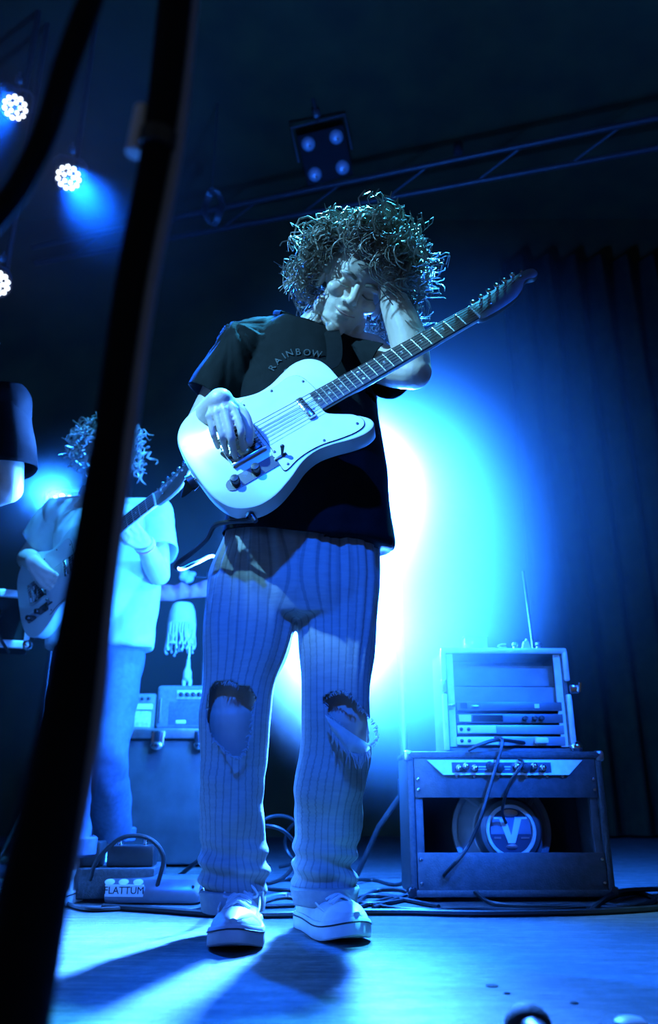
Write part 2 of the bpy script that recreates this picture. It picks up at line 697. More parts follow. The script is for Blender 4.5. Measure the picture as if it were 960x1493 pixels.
# pipe that carries the lit stage lights, and a short floor stand for the low one
for p, lab in ((PAR_A, 'upright rig pipe holding the stage light by the loose cable'), (PAR_B, 'upright rig pipe holding the stage light beside the pole'), (PAR_C, 'upright rig pipe holding the sideways stage light')):
    q = p + Vector((0, 0.09, 0.20))
    o = obj('drop_pipe', Geo().tube([q + Vector((0, 0, -0.02)), Vector((q.x, q.y, ZC))], 0.02, 10), M_BLK)
    tag(o, lab, 'pipe')
t = thing('light_stand', (PAR_D.x, PAR_D.y + 0.08, 0), 'short black floor stand under the low stage light', 'stand')
obj('pole', Geo().tube([(0, 0, 0.02), (0, 0, PAR_D.z - 0.08)], 0.014, 10), M_BLK, t)
for k in range(3):
    a = 2 * PI * k / 3
    obj('leg', Geo().tube([(0, 0, 0.3), (0.15 * math.cos(a), 0.15 * math.sin(a), 0.012)], 0.01, 8), M_BLK, t)


def lamp_stand():
    """two lamp heads on a floor pole right behind the player"""
    base = Vector((LAMP_HI.x + 0.02, LAMP_HI.y + 0.12, 0))
    t = thing('lamp_stand', base, 'floor stand carrying two bright stage lamps right behind the standing player', 'stage light')
    g = Geo().tube([(0, 0, 0.03), (0, 0, LAMP_HI.z + 0.12)], 0.014, 10)
    obj('pole', g, M_STEEL, t)
    for k in range(3):
        a = 2 * PI * k / 3 + 0.5
        obj('leg', Geo().tube([(0, 0, 0.30), (0.11 * math.cos(a), 0.11 * math.sin(a), 0.17), (0.20 * math.cos(a), 0.20 * math.sin(a), 0.012)], 0.010, 8), M_BLK, t)
    obj('collar', Geo().lathe([(0.014, 0.27), (0.026, 0.28), (0.026, 0.33), (0.014, 0.34)], 14), M_BLK, t)
    for p in (LAMP_HI, LAMP_LO):
        q = p - base
        head = obj('lamp_head', Geo().lathe([(0.04, 0.11), (0.075, 0.10), (0.082, 0.0), (0.088, -0.004), (0.088, -0.018), (0.08, -0.018), (0.078, -0.002), (0.001, 0.0)], 24, q, 'y'), M_BLK, t)
        obj('lens', Geo().lathe([(0.077, -0.003), (0.06, -0.012), (0.001, -0.016)], 24, q, 'y'), M_LAMP, head)
        obj('bracket', Geo().box((q.x / 2 + 0.01, 0.05, q.z), (abs(q.x) + 0.04, 0.03, 0.03), 0.004), M_BLK, head)


lamp_stand()


# two-by-two blinder, switched off, hung under a ceiling pipe
def blinder():
    Y = 5.2
    c = P(475, 227, Y)
    mat = look(c, (0.3, -0.5, 0.2), Vector((-0.20, 0, 1)))
    t = thing('blinder_light', None, 'switched-off four-lamp blinder hanging above the player from a ceiling pipe', 'stage light', mat=mat)
    sp = 0.120
    obj('housing', Geo().box((0, 0.07, 0), (0.40, 0.10, 0.40), 0.012), M_VOID, t)
    refl = Geo().lathe([(0.054, 0.03), (0.056, 0.004), (0.052, 0.0), (0.046, -0.010), (0.032, -0.018), (0.016, -0.022), (0.001, -0.023)], 24, axis='y')
    mr = to_mesh('lamp', refl)
    mr.materials.append(M('lamp_reflector', (0.5, 0.55, 0.62), 0.35, 0.35, 0.05, 20))
    mb = to_mesh('bulb', Geo().ell((0.004, -0.020, -0.018), (0.012, 0.010, 0.011), None, 10, 8))
    mb.materials.append(M('dull_amber_bulb', (0.45, 0.10, 0.03), 0.3, 0, 0.1, 10))
    for a in (-1, 1):
        for b in (-1, 1):
            o = bpy.data.objects.new('lamp', mr)
            COL.objects.link(o)
            o.parent = t
            o.location = (a * sp, 0.015, b * sp)
            q = bpy.data.objects.new('bulb', mb)
            COL.objects.link(q)
            q.parent = o
    obj('yoke', Geo().tube([(-0.23, 0.07, 0), (-0.23, 0.07, 0.27), (0.23, 0.07, 0.27), (0.23, 0.07, 0)], 0.012, 6), M_BLK, t)
    obj('clamp', Geo().tube([(0, 0.07, 0.26), (0, 0.07, 0.62)], 0.016, 8).box((0, 0.07, 0.33), (0.06, 0.06, 0.07), 0.01), M_BLK, t)


blinder()


def pipe(a, b, r, label, name='ceiling_pipe', mat=None):
    o = obj(name, Geo().tube([Vector(a), Vector(b)], r, 12), mat or M_BLK)
    return tag(o, label, 'pipe')


def lerp(a, b, t):
    return Vector(a) * (1 - t) + Vector(b) * t


M_RIG = M('satin_black_pipe', (0.03, 0.03, 0.032), 0.4, 0.0, 0.2, 20)
# straight rig pipes that cross the picture above the player's head, level and at an angle to the back wall
zr = P(400, 315, 5.6).z
a1, a2 = G(338, 331, zr), G(640, 275, zr)
d = (a2 - a1).normalized()
pipe(a1 - d * 2.0, a2 + d * 3.4, 0.024, 'long lower rig pipe running above the curly-haired player', mat=M_RIG)
zr2 = zr + 0.10
b1, b2 = G(335, 301, zr2), G(640, 238, zr2)
d2 = (b2 - b1).normalized()
pipe(b1 - d2 * 2.0, b2 + d2 * 3.4, 0.024, 'long upper rig pipe just under the blinder light', mat=M_RIG)
# ladder bracing of this pipe pair
for k in range(9):
    u = a1 - d * 1.6 + d * (k * 0.75)
    w = b1 - d2 * 1.6 + d2 * (k * 0.75 + 0.37)
    o = obj('rig_brace', Geo().tube([u, w], 0.010, 6), M_RIG)
    tag(o, 'thin diagonal brace between the two rig pipes', 'brace', 'braces of the rig pipes')
# rod with small fixture hanging to the right of the blinder
c = P(670, 200, 5.4)
t = thing('hanging_bracket', c, 'small unlit bracket on a thin drop rod right of the blinder', 'bracket')
obj('rod', Geo().tube([(0, 0, 0.62), (0, 0, -0.12)], 0.010, 8), M_RIG, t)
obj('clamp_block', Geo().box((-0.02, 0, -0.14), (0.07, 0.07, 0.10), 0.012), M_RIG, t)
obj('swivel', Geo().ell((0.0, 0, 0.12), (0.03, 0.03, 0.045)).ell((0.13, 0, 0.08), (0.035, 0.03, 0.035)).tube([(0, 0, 0.1), (0.13, 0, 0.08)], 0.008, 6), M_RIG, t)
# hooks on the left of the rig
c = P(308, 300, 5.0)
t = thing('coiled_rig_cable', c, 'coil of black cable tied to the rig left of the blinder', 'cable')
for k in range(4):
    pts = [(0.07 * math.cos(a) + 0.01 * k, 0.03 * math.sin(3 * a) + 0.008 * k, 0.15 * math.sin(a)) for a in np.linspace(0, 2 * PI, 22)]
    obj('loop', Geo().tube(pts, 0.009, 6), M_RIG, t)
obj('tie', Geo().box((0, 0.0, 0.14), (0.05, 0.06, 0.04), 0.01).tube([(0, 0, 0.14), (0.0, 0, ZC - c.z)], 0.006, 6), M_RIG, t)


# ================================================================== combo amplifier (back towards us)
def amp():
    wA, hA, dA = 0.565, 0.395, 0.24
    pl, pr = G(604, 1314), G(902, 1318)
    mid = (pl + pr) / 2
    yaw = 0.02
    t = thing('guitar_amplifier', (mid.x, mid.y, 0), 'open-backed black combo guitar amplifier with a V badge on its speaker', 'amplifier', yaw)
    th = 0.020
    # local: x across, y away from us, z up; back face at y = 0
    obj('side_panel', Geo().box((-wA / 2 + th / 2, dA / 2, hA / 2 + 0.008), (th, dA, hA - 0.016), 0.006), M_TOLEX, t)
    obj('side_panel', Geo().box((wA / 2 - th / 2, dA / 2, hA / 2 + 0.008), (th, dA, hA - 0.016), 0.006), M_TOLEX, t)
    obj('top_panel', Geo().box((0, dA / 2, hA - th / 2), (wA + 0.004, dA + 0.01, th), 0.007), M_TOLEX, t)
    obj('bottom_panel', Geo().box((0, dA / 2, 0.022), (wA - 0.002, dA, th), 0.006), M_TOLEX, t)
    obj('baffle', Geo().box((0, dA - 0.02, hA / 2), (wA - 2 * th, 0.015, hA - 2 * th)), M('dark_baffle', (0.02, 0.02, 0.021), 0.7), t)
    obj('inner_batten', Geo().box((-wA / 2 + th + 0.012, 0.02, hA / 2), (0.022, 0.02, hA - 0.05), 0.002), M_PLY, t)
    obj('inner_batten', Geo().box((wA / 2 - th - 0.012, 0.02, hA / 2), (0.022, 0.02, hA - 0.05), 0.002), M_PLY, t)
    up = obj('upper_back_panel', Geo().box((0, 0.006, 0.328), (wA - 2 * th - 0.002, 0.008, 0.118), 0.001), M_PLY, t)
    lo = obj('lower_back_panel', Geo().box((0, 0.006, 0.077), (wA - 2 * th - 0.002, 0.008, 0.096), 0.001), M_PLY, t)
    # slanted chrome control plate: trapezium, wide at the top
    w1, w2 = 0.225, 0.180
    zt, zb = 0.371, 0.330
    g = Geo()
    g.loft([[Vector((-w1, -0.004, zt)), Vector((w1, -0.004, zt)), Vector((w2, -0.010, zb)), Vector((-w2, -0.010, zb))],
            [Vector((-w1, 0.004, zt)), Vector((w1, 0.004, zt)), Vector((w2, 0.002, zb)), Vector((-w2, 0.002, zb))]])
    cp = obj('control_plate', g, M('brushed_control_plate', (0.72, 0.73, 0.73), 0.38, 0.1, 0.1, 60), up, smooth=0)
    obj('legend_panel', Geo().box((-0.012, -0.0095, 0.350), (0.285, 0.003, 0.028)), M('dark_legend', (0.05, 0.06, 0.08), 0.5), cp)
    kn = to_mesh('jack', Geo().lathe([(0.004, -0.022), (0.007, -0.020), (0.008, -0.012), (0.010, -0.010), (0.010, 0.0)], 12, axis='y'))
    kn.materials.append(M_CHR)
    kb = to_mesh('knob', Geo().lathe([(0.004, -0.026), (0.010, -0.025), (0.012, -0.004), (0.014, 0.0)], 14, axis='y'))
    kb.materials.append(M_BLK)
    for k, x in enumerate((-0.135, -0.115, -0.090, -0.045, -0.020, 0.030, 0.055, 0.080, 0.105)):
        o = bpy.data.objects.new('knob' if k in (3, 4, 6) else 'jack', kb if k in (3, 4, 6) else kn)
        COL.objects.link(o)
        o.parent = cp
        o.location = (x, -0.010, 0.350 + (0.003 if k % 2 else -0.002))
    for x in (-0.075, -0.060, 0.005):
        obj('legend_mark', Geo().box((x, -0.0112, 0.352), (0.018, 0.001, 0.003)).box((x, -0.0112, 0.345), (0.014, 0.001, 0.002)), M_WHITE, cp)
    sc = to_mesh('screw', Geo().lathe([(0.001, -0.005), (0.004, -0.004), (0.0058, -0.001), (0.0058, 0.001)], 10, axis='y'))
    sc.materials.append(M_CHR)

    def screws(par, spots):
        for x, z in spots:
            o = bpy.data.objects.new('screw', sc)
            COL.objects.link(o)
            o.parent = par
            o.location = (x, 0.001, z)
    screws(up, [(-0.252, 0.318), (-0.252, 0.290), (0.252, 0.318), (0.252, 0.290)])
    screws(up, [(x, 0.326) for x in (-0.14, -0.09, -0.02, 0.06, 0.12, 0.165)])
    screws(lo, [(-0.252, 0.108), (-0.252, 0.048), (0.252, 0.108), (0.252, 0.048)])
    # speaker seen from its magnet side
    sx, sz = 0.020, 0.178
    sp = obj('speaker', Geo().lathe([(0.146, 0.205), (0.150, 0.200), (0.150, 0.186), (0.138, 0.184), (0.132, 0.190), (0.100, 0.130), (0.090, 0.128), (0.120, 0.200)], 40, (sx, 0, sz), 'y'),
             M('grey_speaker_basket', (0.42, 0.43, 0.44), 0.35, 0.2, 0.1, 30), t)
    obj('magnet_cover', Geo().lathe([(0.094, 0.150), (0.096, 0.125), (0.094, 0.085), (0.086, 0.072), (0.074, 0.068), (0.070, 0.070), (0.069, 0.078), (0.001, 0.080)], 40, (sx, 0, sz), 'y'), M('satin_magnet_cover', (0.10, 0.105, 0.11), 0.3, 0.4, 0.1, 30), sp)
    obj('badge_ring', Geo().lathe([(0.073, 0.066), (0.071, 0.062), (0.064, 0.062), (0.062, 0.069), (0.073, 0.066)], 40, (sx, 0, sz), 'y', False), M('pale_badge_ring', (0.6, 0.61, 0.62), 0.35, 0.2, 0.05, 20), sp)
    disc = obj('badge_disc', Geo().lathe([(0.062, 0.072), (0.062, 0.070), (0.001, 0.0698)], 36, (sx, 0, sz), 'y'), M('dark_blue_badge', (0.03, 0.035, 0.06), 0.4, 0, 0.1, 20), sp)
    obj('badge_band', Geo().box((sx, 0.0690, sz + 0.014), (0.116, 0.002, 0.044)), M('mid_blue_badge', (0.12, 0.14, 0.2), 0.4, 0, 0.1, 20), disc)
    vg = Geo()
    for s_ in (-1, 1):
        o_ = [(s_ * 0.036, 0.040), (s_ * 0.012, 0.040), (s_ * -0.006, -0.020), (s_ * 0.003, -0.030)]
        o_ = [(s_ * 0.034, 0.038), (s_ * 0.014, 0.038), (0.0, -0.012), (0.0, -0.032), (s_ * 0.010, -0.032)]
        vg.add([(sx + x, 0.0665, sz + z) for x, z in o_] + [(sx + x, 0.0695, sz + z) for x, z in o_],
               [(0, 1, 2, 3, 4), (9, 8, 7, 6, 5), (0, 5, 6, 1), (1, 6, 7, 2), (2, 7, 8, 3), (3, 8, 9, 4), (4, 9, 5, 0)])
    vg.box((sx - 0.033, 0.068, sz + 0.0355), (0.03, 0.003, 0.005)).box((sx + 0.033, 0.068, sz + 0.0355), (0.03, 0.003, 0.005))
    tag(obj('badge_letter', vg, M('pale_badge_letter', (0.7, 0.72, 0.74), 0.35, 0.3, 0.05, 20), disc, smooth=0), 'large pale letter V')
    obj('badge_oval', Geo().lathe([(0.001, -0.001), (0.017, 0.0), (0.019, 0.003)], 20, (0, 0, 0), 'y').xf(Matrix.Translation((sx, 0.067, sz + 0.049)) @ Matrix.Diagonal((1.3, 1, 0.55, 1))), M_STEEL, disc)
    obj('badge_oval', Geo().lathe([(0.001, -0.001), (0.017, 0.0), (0.019, 0.003)], 20, (0, 0, 0), 'y').xf(Matrix.Translation((sx, 0.067, sz - 0.041)) @ Matrix.Diagonal((0.9, 1, 0.4, 1))), M_STEEL, disc)
    obj('badge_print', Geo().box((sx - 0.040, 0.0685, sz - 0.018), (0.020, 0.002, 0.005)).box((sx + 0.040, 0.0685, sz - 0.018), (0.024, 0.002, 0.004)), M_STEEL, disc)
    # spokes of the basket
    for k in range(4):
        a = PI / 4 + k * PI / 2
        obj('basket_spoke', Geo().tube([(sx + 0.092 * math.cos(a), 0.135, sz + 0.092 * math.sin(a)), (sx + 0.140 * math.cos(a), 0.192, sz + 0.140 * math.sin(a))], 0.014, 8), MATS['grey_speaker_basket'], sp)
    for x in (-wA / 2, wA / 2):
        for z in (hA - 0.012, 0.024):
            obj('corner_cap', Geo().box((x * 0.985, 0.012, z), (0.026, 0.034, 0.030), 0.008), M_BLKG if z < 0.1 else M_STEEL, t)
    for x in (-0.2, 0.2):
        for y in (0.05, 0.19):
            obj('foot', Geo().lathe([(0.016, 0.0), (0.018, 0.004), (0.018, 0.013), (0.010, 0.014)], 12, (x, y, 0)), M_RUB, t)
    return t, mid, hA


AMP, AMP_MID, AMP_H = amp()


def cable(name, pts, r, label, mat=None, per=10, group=None, cat='cable'):
    o = obj(name, Geo().tube(curve_pts(pts, per), r, 7), mat or M_RUB)
    return tag(o, label, cat, group)


# ------------------------------------------------------------------ rack case on the amplifier
def rack():
    Yr = AMP_MID.y + 0.03
    bl = P(654, 1093, Yr)
    w, h, dep = 0.375, 0.302, 0.20
    t = thing('rack_case', (P(745, 1093, Yr).x, Yr, AMP_H), 'open flight case of rack units with bright metal edges standing on the amplifier', 'rack case', 0.03)
    e = 0.012
    M_CASE = M('dark_case_board', (0.10, 0.10, 0.105), 0.6, 0, 0.2, 60)
    for s_ in (-1, 1):
        obj('case_side', Geo().box((s_ * (w / 2 - 0.005), dep / 2, h / 2), (0.010, dep, h)), M_CASE, t)
    obj('case_top', Geo().box((0, dep / 2, h - 0.005), (w, dep, 0.010)), M_CASE, t)
    obj('case_bottom', Geo().box((0, dep / 2, 0.005), (w, dep, 0.010)), M_CASE, t)
    obj('case_back', Geo().box((0, dep - 0.005, h / 2), (w - 0.02, 0.010, h - 0.02)), M_CASE, t)
    obj('edge_trim', Geo().box((0, -0.002, h - 0.006), (w + 0.012, 0.016, 0.016), 0.004), M_ALU, t)
    for s_ in (-1, 1):
        obj('edge_trim', Geo().box((s_ * w / 2, -0.002, h * 0.83), (0.015, 0.016, h * 0.30), 0.004), M_ALU, t)
        obj('edge_trim', Geo().box((s_ * w / 2, -0.002, h * 0.28), (0.015, 0.016, h * 0.54), 0.004), M_ALU, t)
        obj('rack_rail', Geo().box((s_ * (w / 2 - 0.022), 0.012, h / 2), (0.020, 0.008, h - 0.03)), M_ALU, t)
    obj('latch', Geo().box((w / 2 + 0.018, 0.0, h * 0.60), (0.030, 0.022, 0.026), 0.006).tube([(w / 2 + 0.03, -0.012, h * 0.57), (w / 2 + 0.034, -0.016, h * 0.66)], 0.005, 6), M_CHR, t)
    obj('latch', Geo().box((-w / 2 - 0.002, 0.0, h * 0.63), (0.016, 0.022, 0.040), 0.006), M_STEEL, t)
    obj('ball_corner', Geo().ell((w / 2 + 0.008, 0, 0.014), (0.020, 0.016, 0.018)), M_CHR, t)
    # empty upper bay: blank panel lying back
    obj('blank_panel', Geo().box((0.0, 0.05, h - 0.075), (w - 0.05, 0.006, 0.062)), M('grey_panel', (0.20, 0.20, 0.21), 0.5), t)
    obj('blank_panel', Geo().box((0.0, 0.03, h - 0.142), (w - 0.05, 0.006, 0.062)), MATS['grey_panel'], t)
    zz = [0.118, 0.083, 0.051, 0.018]
    for k, z in enumerate(zz):
        u = obj('rack_unit', Geo().box((0.008, 0.06, z + 0.013), (w - 0.058, 0.11, 0.026), 0.002),
                M('rack_unit_face_dark', (0.12, 0.12, 0.13), 0.4, 0.2, 0.1, 40) if k < 2 else M('rack_unit_face', (0.28, 0.28, 0.29), 0.4, 0.3, 0.1, 40), t)
        x0 = -w / 2 + 0.037
        if k == 0:
            obj('display', Geo().box((x0 + 0.020, 0.004, z + 0.014), (0.020, 0.004, 0.016)), M_BLKG, u)
            obj('button', Geo().box((x0 + 0.055, 0.003, z + 0.012), (0.026, 0.006, 0.008), 0.002), M_STEEL, u)
            obj('display', Geo().box((0.090, 0.004, z + 0.014), (0.014, 0.004, 0.012)), M_WHITE, u)
            obj('handle', Geo().box((x0 - 0.020, 0.000, z + 0.014), (0.026, 0.01, 0.010), 0.003), M_CHR, u)
        elif k == 1:
            obj('display', Geo().box((x0 + 0.09, 0.004, z + 0.013), (0.09, 0.004, 0.018)), M_BLKG, u)
            obj('label_strip', Geo().box((x0 + 0.022, 0.004, z + 0.013), (0.036, 0.004, 0.020)), M_WHITE, u)
            for q in (0.05, 0.08, 0.10):
                obj('knob', Geo().lathe([(0.004, -0.012), (0.007, -0.010), (0.008, 0.006)], 10, (q, 0, z + 0.013), 'y'), M_BLK, u)
        else:
            obj('receiver_plate', Geo().box((x0 + 0.055, 0.003, z + 0.013), (0.125 if k == 3 else 0.115, 0.006, 0.022), 0.002), M_WHITE, u)
            for q in (0.008, 0.030):
                obj('socket', Geo().lathe([(0.003, -0.004), (0.005, -0.003), (0.006, 0.004)], 10, (x0 + q, 0, z + 0.013), 'y'), M_BLK, u)
            if k == 3:
                obj('plug', Geo().box((0.092, -0.006, z + 0.014), (0.040, 0.02, 0.018), 0.006), M_WHITE, u)
    # wireless antenna rod at the back corner
    obj('antenna', Geo().tube([(0.125, 0.10, h), (0.122, 0.10, h + 0.06), (0.112, 0.10, h + 0.275)], [0.006, 0.005, 0.005], 8), M_BLK, t)
    zt = AMP_H + h
    # bits and pieces lying on the case
    def at(px, z=zt):
        p = P(px, 950, Yr + 0.06)
        return Vector((p.x, Yr + 0.06, z))
    b = at(693)
    x = thing('parts_box', b, 'small clear plastic box of odds and ends on the rack case', 'box')
    mclear = M('clear_plastic', (0.75, 0.8, 0.85), 0.15, 0, 0.03, 10, alpha=0.45)
    obj('tray', Geo().box((0, 0, 0.022), (0.072, 0.06, 0.042), 0.004), mclear, x)
    obj('lid', Geo().box((0, 0, 0.045), (0.076, 0.064, 0.006), 0.002), mclear, x)
    for k, (dx, hh) in enumerate(((-0.022, 0.02), (-0.004, 0.03), (0.014, 0.024))):
        obj('contents', Geo().box((dx, -0.01, 0.006 + hh / 2), (0.013, 0.02, hh), 0.003), M_WHITE, x)
    for px, kind, lab in ((733, 0, 'tiny coiled lead on the rack case by the clear box'), (752, 1, 'small round knob-like adapter on the rack case'),
                          (768, 2, 'white wedge-shaped plug standing on the rack case'), (786, 1, 'small grey adapter by the antenna on the rack case')):
        b = at(px)
        g = Geo()
        if kind == 0:
            g.tube([(0.012 * math.cos(a), 0.012 * math.sin(a), 0.005 + 0.0016 * a) for a in np.linspace(0, 12, 40)], 0.003, 6)
        elif kind == 1:
            g.lathe([(0.012, 0.0), (0.013, 0.006), (0.007, 0.010), (0.007, 0.018), (0.010, 0.022), (0.008, 0.030), (0.002, 0.032)], 14).box((0.014, 0, 0.006), (0.02, 0.012, 0.012), 0.003)
        else:
            g.loft([[Vector((-0.016, -0.012, 0)), Vector((0.016, -0.012, 0)), Vector((0.016, 0.012, 0)), Vector((-0.016, 0.012, 0))],
                    [Vector((-0.007, -0.009, 0.034)), Vector((0.007, -0.009, 0.034)), Vector((0.007, 0.009, 0.034)), Vector((-0.007, 0.009, 0.034))]])
            g.tube([(0, 0, 0.03), (0.004, 0, 0.042)], 0.004, 6)
        o = obj('adapter', g, M_WHITE if kind != 1 else M_STEEL)
        o.location = b
        tag(o, lab, 'adapter')


rack()

# leads hanging from the amp panel
ay = AMP_MID.y
cable('instrument_cable', [P(722, 1075, ay - 0.01), P(733, 1080, ay - 0.03), P(726, 1110, ay - 0.04), P(714, 1150, ay - 0.05), P(700, 1195, ay - 0.06), P(684, 1232, ay - 0.05), P(655, 1268, ay - 0.05), G(620, 1300, 0.006), G(560, 1312, 0.006), G(500, 1330, 0.006)],
      0.005, 'dark lead hanging in front of the amplifier from the rack case to the floor')
cable('patch_cable', [P(757, 1107, ay - 0.012), P(763, 1112, ay - 0.04), P(757, 1122, ay - 0.05), P(745, 1140, ay - 0.045), P(736, 1165, ay - 0.02), P(733, 1185, ay + 0.03), P(738, 1200, ay + 0.06)],
      0.0045, 'short black lead curving from the amplifier panel into its open back')
cable('power_lead', [P(683, 1094, ay - 0.02), P(700, 1086, ay - 0.03), P(725, 1079, ay - 0.02), P(750, 1081, ay + 0.01), P(765, 1083, ay + 0.04)], 0.0055, 'thick short black lead lying on top of the amplifier')


M_POLE = M('matt_black_pole', (0.006, 0.006, 0.006), 0.7, 0, 0.2, 30, spec=0.12)

# ================================================================== cables on the floor
def fc(pts, r, label, name='floor_cable', mat=None):
    return cable(name, [G(x, y, r + (e if e else 0)) for x, y, e in [(p + (0,))[:3] for p in pts]], r, label, mat)


fc([(150, 1322), (230, 1327), (310, 1333), (380, 1334), (440, 1333), (520, 1330), (600, 1330), (690, 1332), (800, 1331), (900, 1328), (985, 1322)], 0.0075,
   'long thick black cable running straight across the floor behind the shoes')
fc([(515, 1322), (545, 1300), (585, 1298, .01), (600, 1308), (570, 1316), (530, 1318), (520, 1310), (548, 1306), (590, 1312), (640, 1322)], 0.006, 'looped black cable lying between the right shoe and the amplifier')
fc([(545, 1324), (575, 1312), (610, 1301, .012), (650, 1293, .025), (690, 1300, .02), (715, 1316, .004), (760, 1321), (830, 1322), (900, 1324)], 0.006, 'black cable arching up in front of the lower amplifier panel')
fc([(505, 1309), (560, 1322), (620, 1327), (700, 1325), (780, 1327), (860, 1323)], 0.005, 'thin black cable beside the long thick one under the amplifier')
fc([(380, 1314), (400, 1308), (420, 1306), (440, 1309)], 0.009, 'short pale cable end lying between the two shoes', 'cable_end', M_STEEL)
fc([(240, 1288), (262, 1276, .03), (285, 1258, .07), (305, 1246, .09), (330, 1262, .03), (372, 1288), (420, 1282), (470, 1290)], 0.007, 'black cable rising from the pedal towards the trouser leg')
fc([(285, 1300), (300, 1290, .02), (325, 1288, .02), (370, 1294), (420, 1298), (470, 1296)], 0.006, 'black cable passing behind the shoe and low trouser cuff')
for k, (x, y, rr) in enumerate(((405, 1262, 0.10), (448, 1258, 0.09), (388, 1285, 0.09))):
    c = G(x, y, 0.03)
    pts = [c + Vector((rr * math.cos(a), 0.03 * math.sin(a * 2 + k), rr * 0.9 * math.sin(a) + rr * 0.85)) for a in np.linspace(-1.5, 4.4, 16)]
    cable('cable_coil', pts, 0.006, ('loose standing loop of black cable seen between the legs, nearest to the pedal', 'upright loop of black cable behind the right shoe', 'small low loop of black cable behind the left shoe')[k])
fc([(440, 1296), (480, 1285, .02), (540, 1283), (575, 1290), (600, 1284), (655, 1287)], 0.006, 'black cable snaking behind the right trouser leg')
fc([(860, 1330), (890, 1308, .01), (930, 1302), (955, 1312), (925, 1322), (880, 1318), (905, 1300, .015), (975, 1296)], 0.007, 'tangle of black cable beside the dark side of the amplifier')

# small gouges and a nail-head in the stage boards
for k, (x, y, s_) in enumerate(((718, 1438, 0.010), (838, 1463, 0.006), (740, 1449, 0.005), (84, 1376, 0.006))):
    o = obj('floor_crumb', Geo().ell((0, 0, 0.001), (s_, s_ * 1.1, 0.0012), None, 10, 6), M_POLE)
    o.location = G(x, y)
    tag(o, 'tiny dark speck of rubber on the open stage floor', 'crumb', 'specks on the stage floor')

# ================================================================== blurred objects at the stage edge
c = G(772, 1512, 0.02)
t = thing('microphone', (c.x, c.y, 0), 'dark microphone lying at the stage edge, only its rounded head showing', 'microphone')
obj('grille', Geo().ell((0, 0, 0.027), (0.027, 0.027, 0.026)), M('black_mesh', (0.012, 0.012, 0.012), 0.7, 0, .2, 90, 0.4), t)
obj('handle', Geo().tube([(0.0, -0.02, 0.025), (0.01, -0.17, 0.018)], [0.019, 0.012], 12), M_BLK, t)
c = G(921, 1500, 0.012)
t = thing('plectrum_tin', (c.x, c.y, 0), 'small pale round tin at the stage edge', 'tin')
obj('tin_body', Geo().lathe([(0.016, 0.0), (0.018, 0.002), (0.018, 0.016), (0.016, 0.018)], 20), M_WHITE, t)
obj('tin_lid', Geo().lathe([(0.0185, 0.014), (0.0185, 0.020), (0.014, 0.023), (0.002, 0.024)], 20), M_WHITE, t)


# ================================================================== black pole and cable close to us
M_POLE = M('matt_black_pole', (0.006, 0.006, 0.006), 0.7, 0, 0.2, 30, spec=0.12)


def pole():
    def at(px, py, dist):
        return CAM + ray(px, py) * dist
    pts = [at(262, -60, 0.78), at(232, 200, 0.70), at(190, 420, 0.63), at(158, 640, 0.58), at(128, 850, 0.55), at(96, 1060, 0.53), at(48, 1310, 0.52), at(-5, 1560, 0.53)]
    dirn = (pts[-1] - pts[-2]).normalized()
    dn = pts[-1] + dirn * ((pts[-1].z - 0.012) / -dirn.z)
    base = Vector((dn.x, dn.y, 0))
    # the pole leans; carry it on down to the floor and up out of sight
    up = pts[0] + (pts[0] - pts[1]).normalized() * 0.5
    t = thing('slanted_pole', base, 'glossy black pole slanting up close in front of the guitarist in white', 'pole')
    loc = lambda q: q - base
    path = curve_pts([loc(p) for p in [up] + pts[:4]], 6)
    obj('upper_tube', Geo().tube(path, [0.0140 - 0.0030 * (i / (len(path) - 1)) for i in range(len(path))], 28), M_POLE, t)
    path2 = curve_pts([loc(p) for p in pts[3:] + [dn]], 6)
    m2 = len(path2)
    obj('lower_tube', Geo().tube(path2, [0.0110 + 0.013 * min(1, (i / (m2 - 1)) * 1.2) for i in range(m2)], 28), M_POLE, t)
    # added pale strip standing in for the glossy highlight along the pole
    M_GLINT = M('grey_highlight', (0.30, 0.31, 0.33), 0.4, 0, 0.1, 30)
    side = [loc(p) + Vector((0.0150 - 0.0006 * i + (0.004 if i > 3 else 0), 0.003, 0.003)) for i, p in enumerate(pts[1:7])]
    obj('highlight_strip', Geo().tube(curve_pts([loc(pts[0]) + Vector((0.010, 0.012, 0.02))] + side, 6), 0.0056, 12), M_GLINT, t)
    q = loc(pts[1])
    dv = (loc(pts[2]) - q).normalized()
    # steel clip on the upper tube, facing the lamps
    s_ = Vector((-0.018, 0.004, 0.0))
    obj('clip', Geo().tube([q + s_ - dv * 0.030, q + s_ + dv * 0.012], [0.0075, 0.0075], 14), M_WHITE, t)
    obj('clip_band', Geo().tube([q - dv * 0.002, q + dv * 0.012], [0.0150, 0.0150], 20), M_BLK, t)
    obj('foot', Geo().lathe([(0.07, 0.0), (0.07, 0.008), (0.05, 0.016), (0.02, 0.022)], 24, (0, 0, 0)), M_BLK, t)
    # loose cable hanging beside it
    pts = [at(165, -80, 0.66), at(132, 0, 0.65), at(98, 92, 0.63), at(70, 182, 0.62), at(42, 246, 0.61), at(8, 300, 0.61), at(-60, 370, 0.60), at(-190, 480, 0.60)]
    e_ = pts[-1]
    cable('hanging_cable', [up, pts[0] + Vector((0.05, 0.03, 0.15))] + pts + [e_ + Vector((-0.02, 0, -0.2)), Vector((e_.x - 0.01, e_.y, 0.06)), Vector((e_.x - 0.08, e_.y + 0.05, 0.009)), Vector((e_.x - 0.3, e_.y + 0.1, 0.009))], 0.0085, 'blurred black cable hanging close beside the slanted pole', M_POLE)


pole()


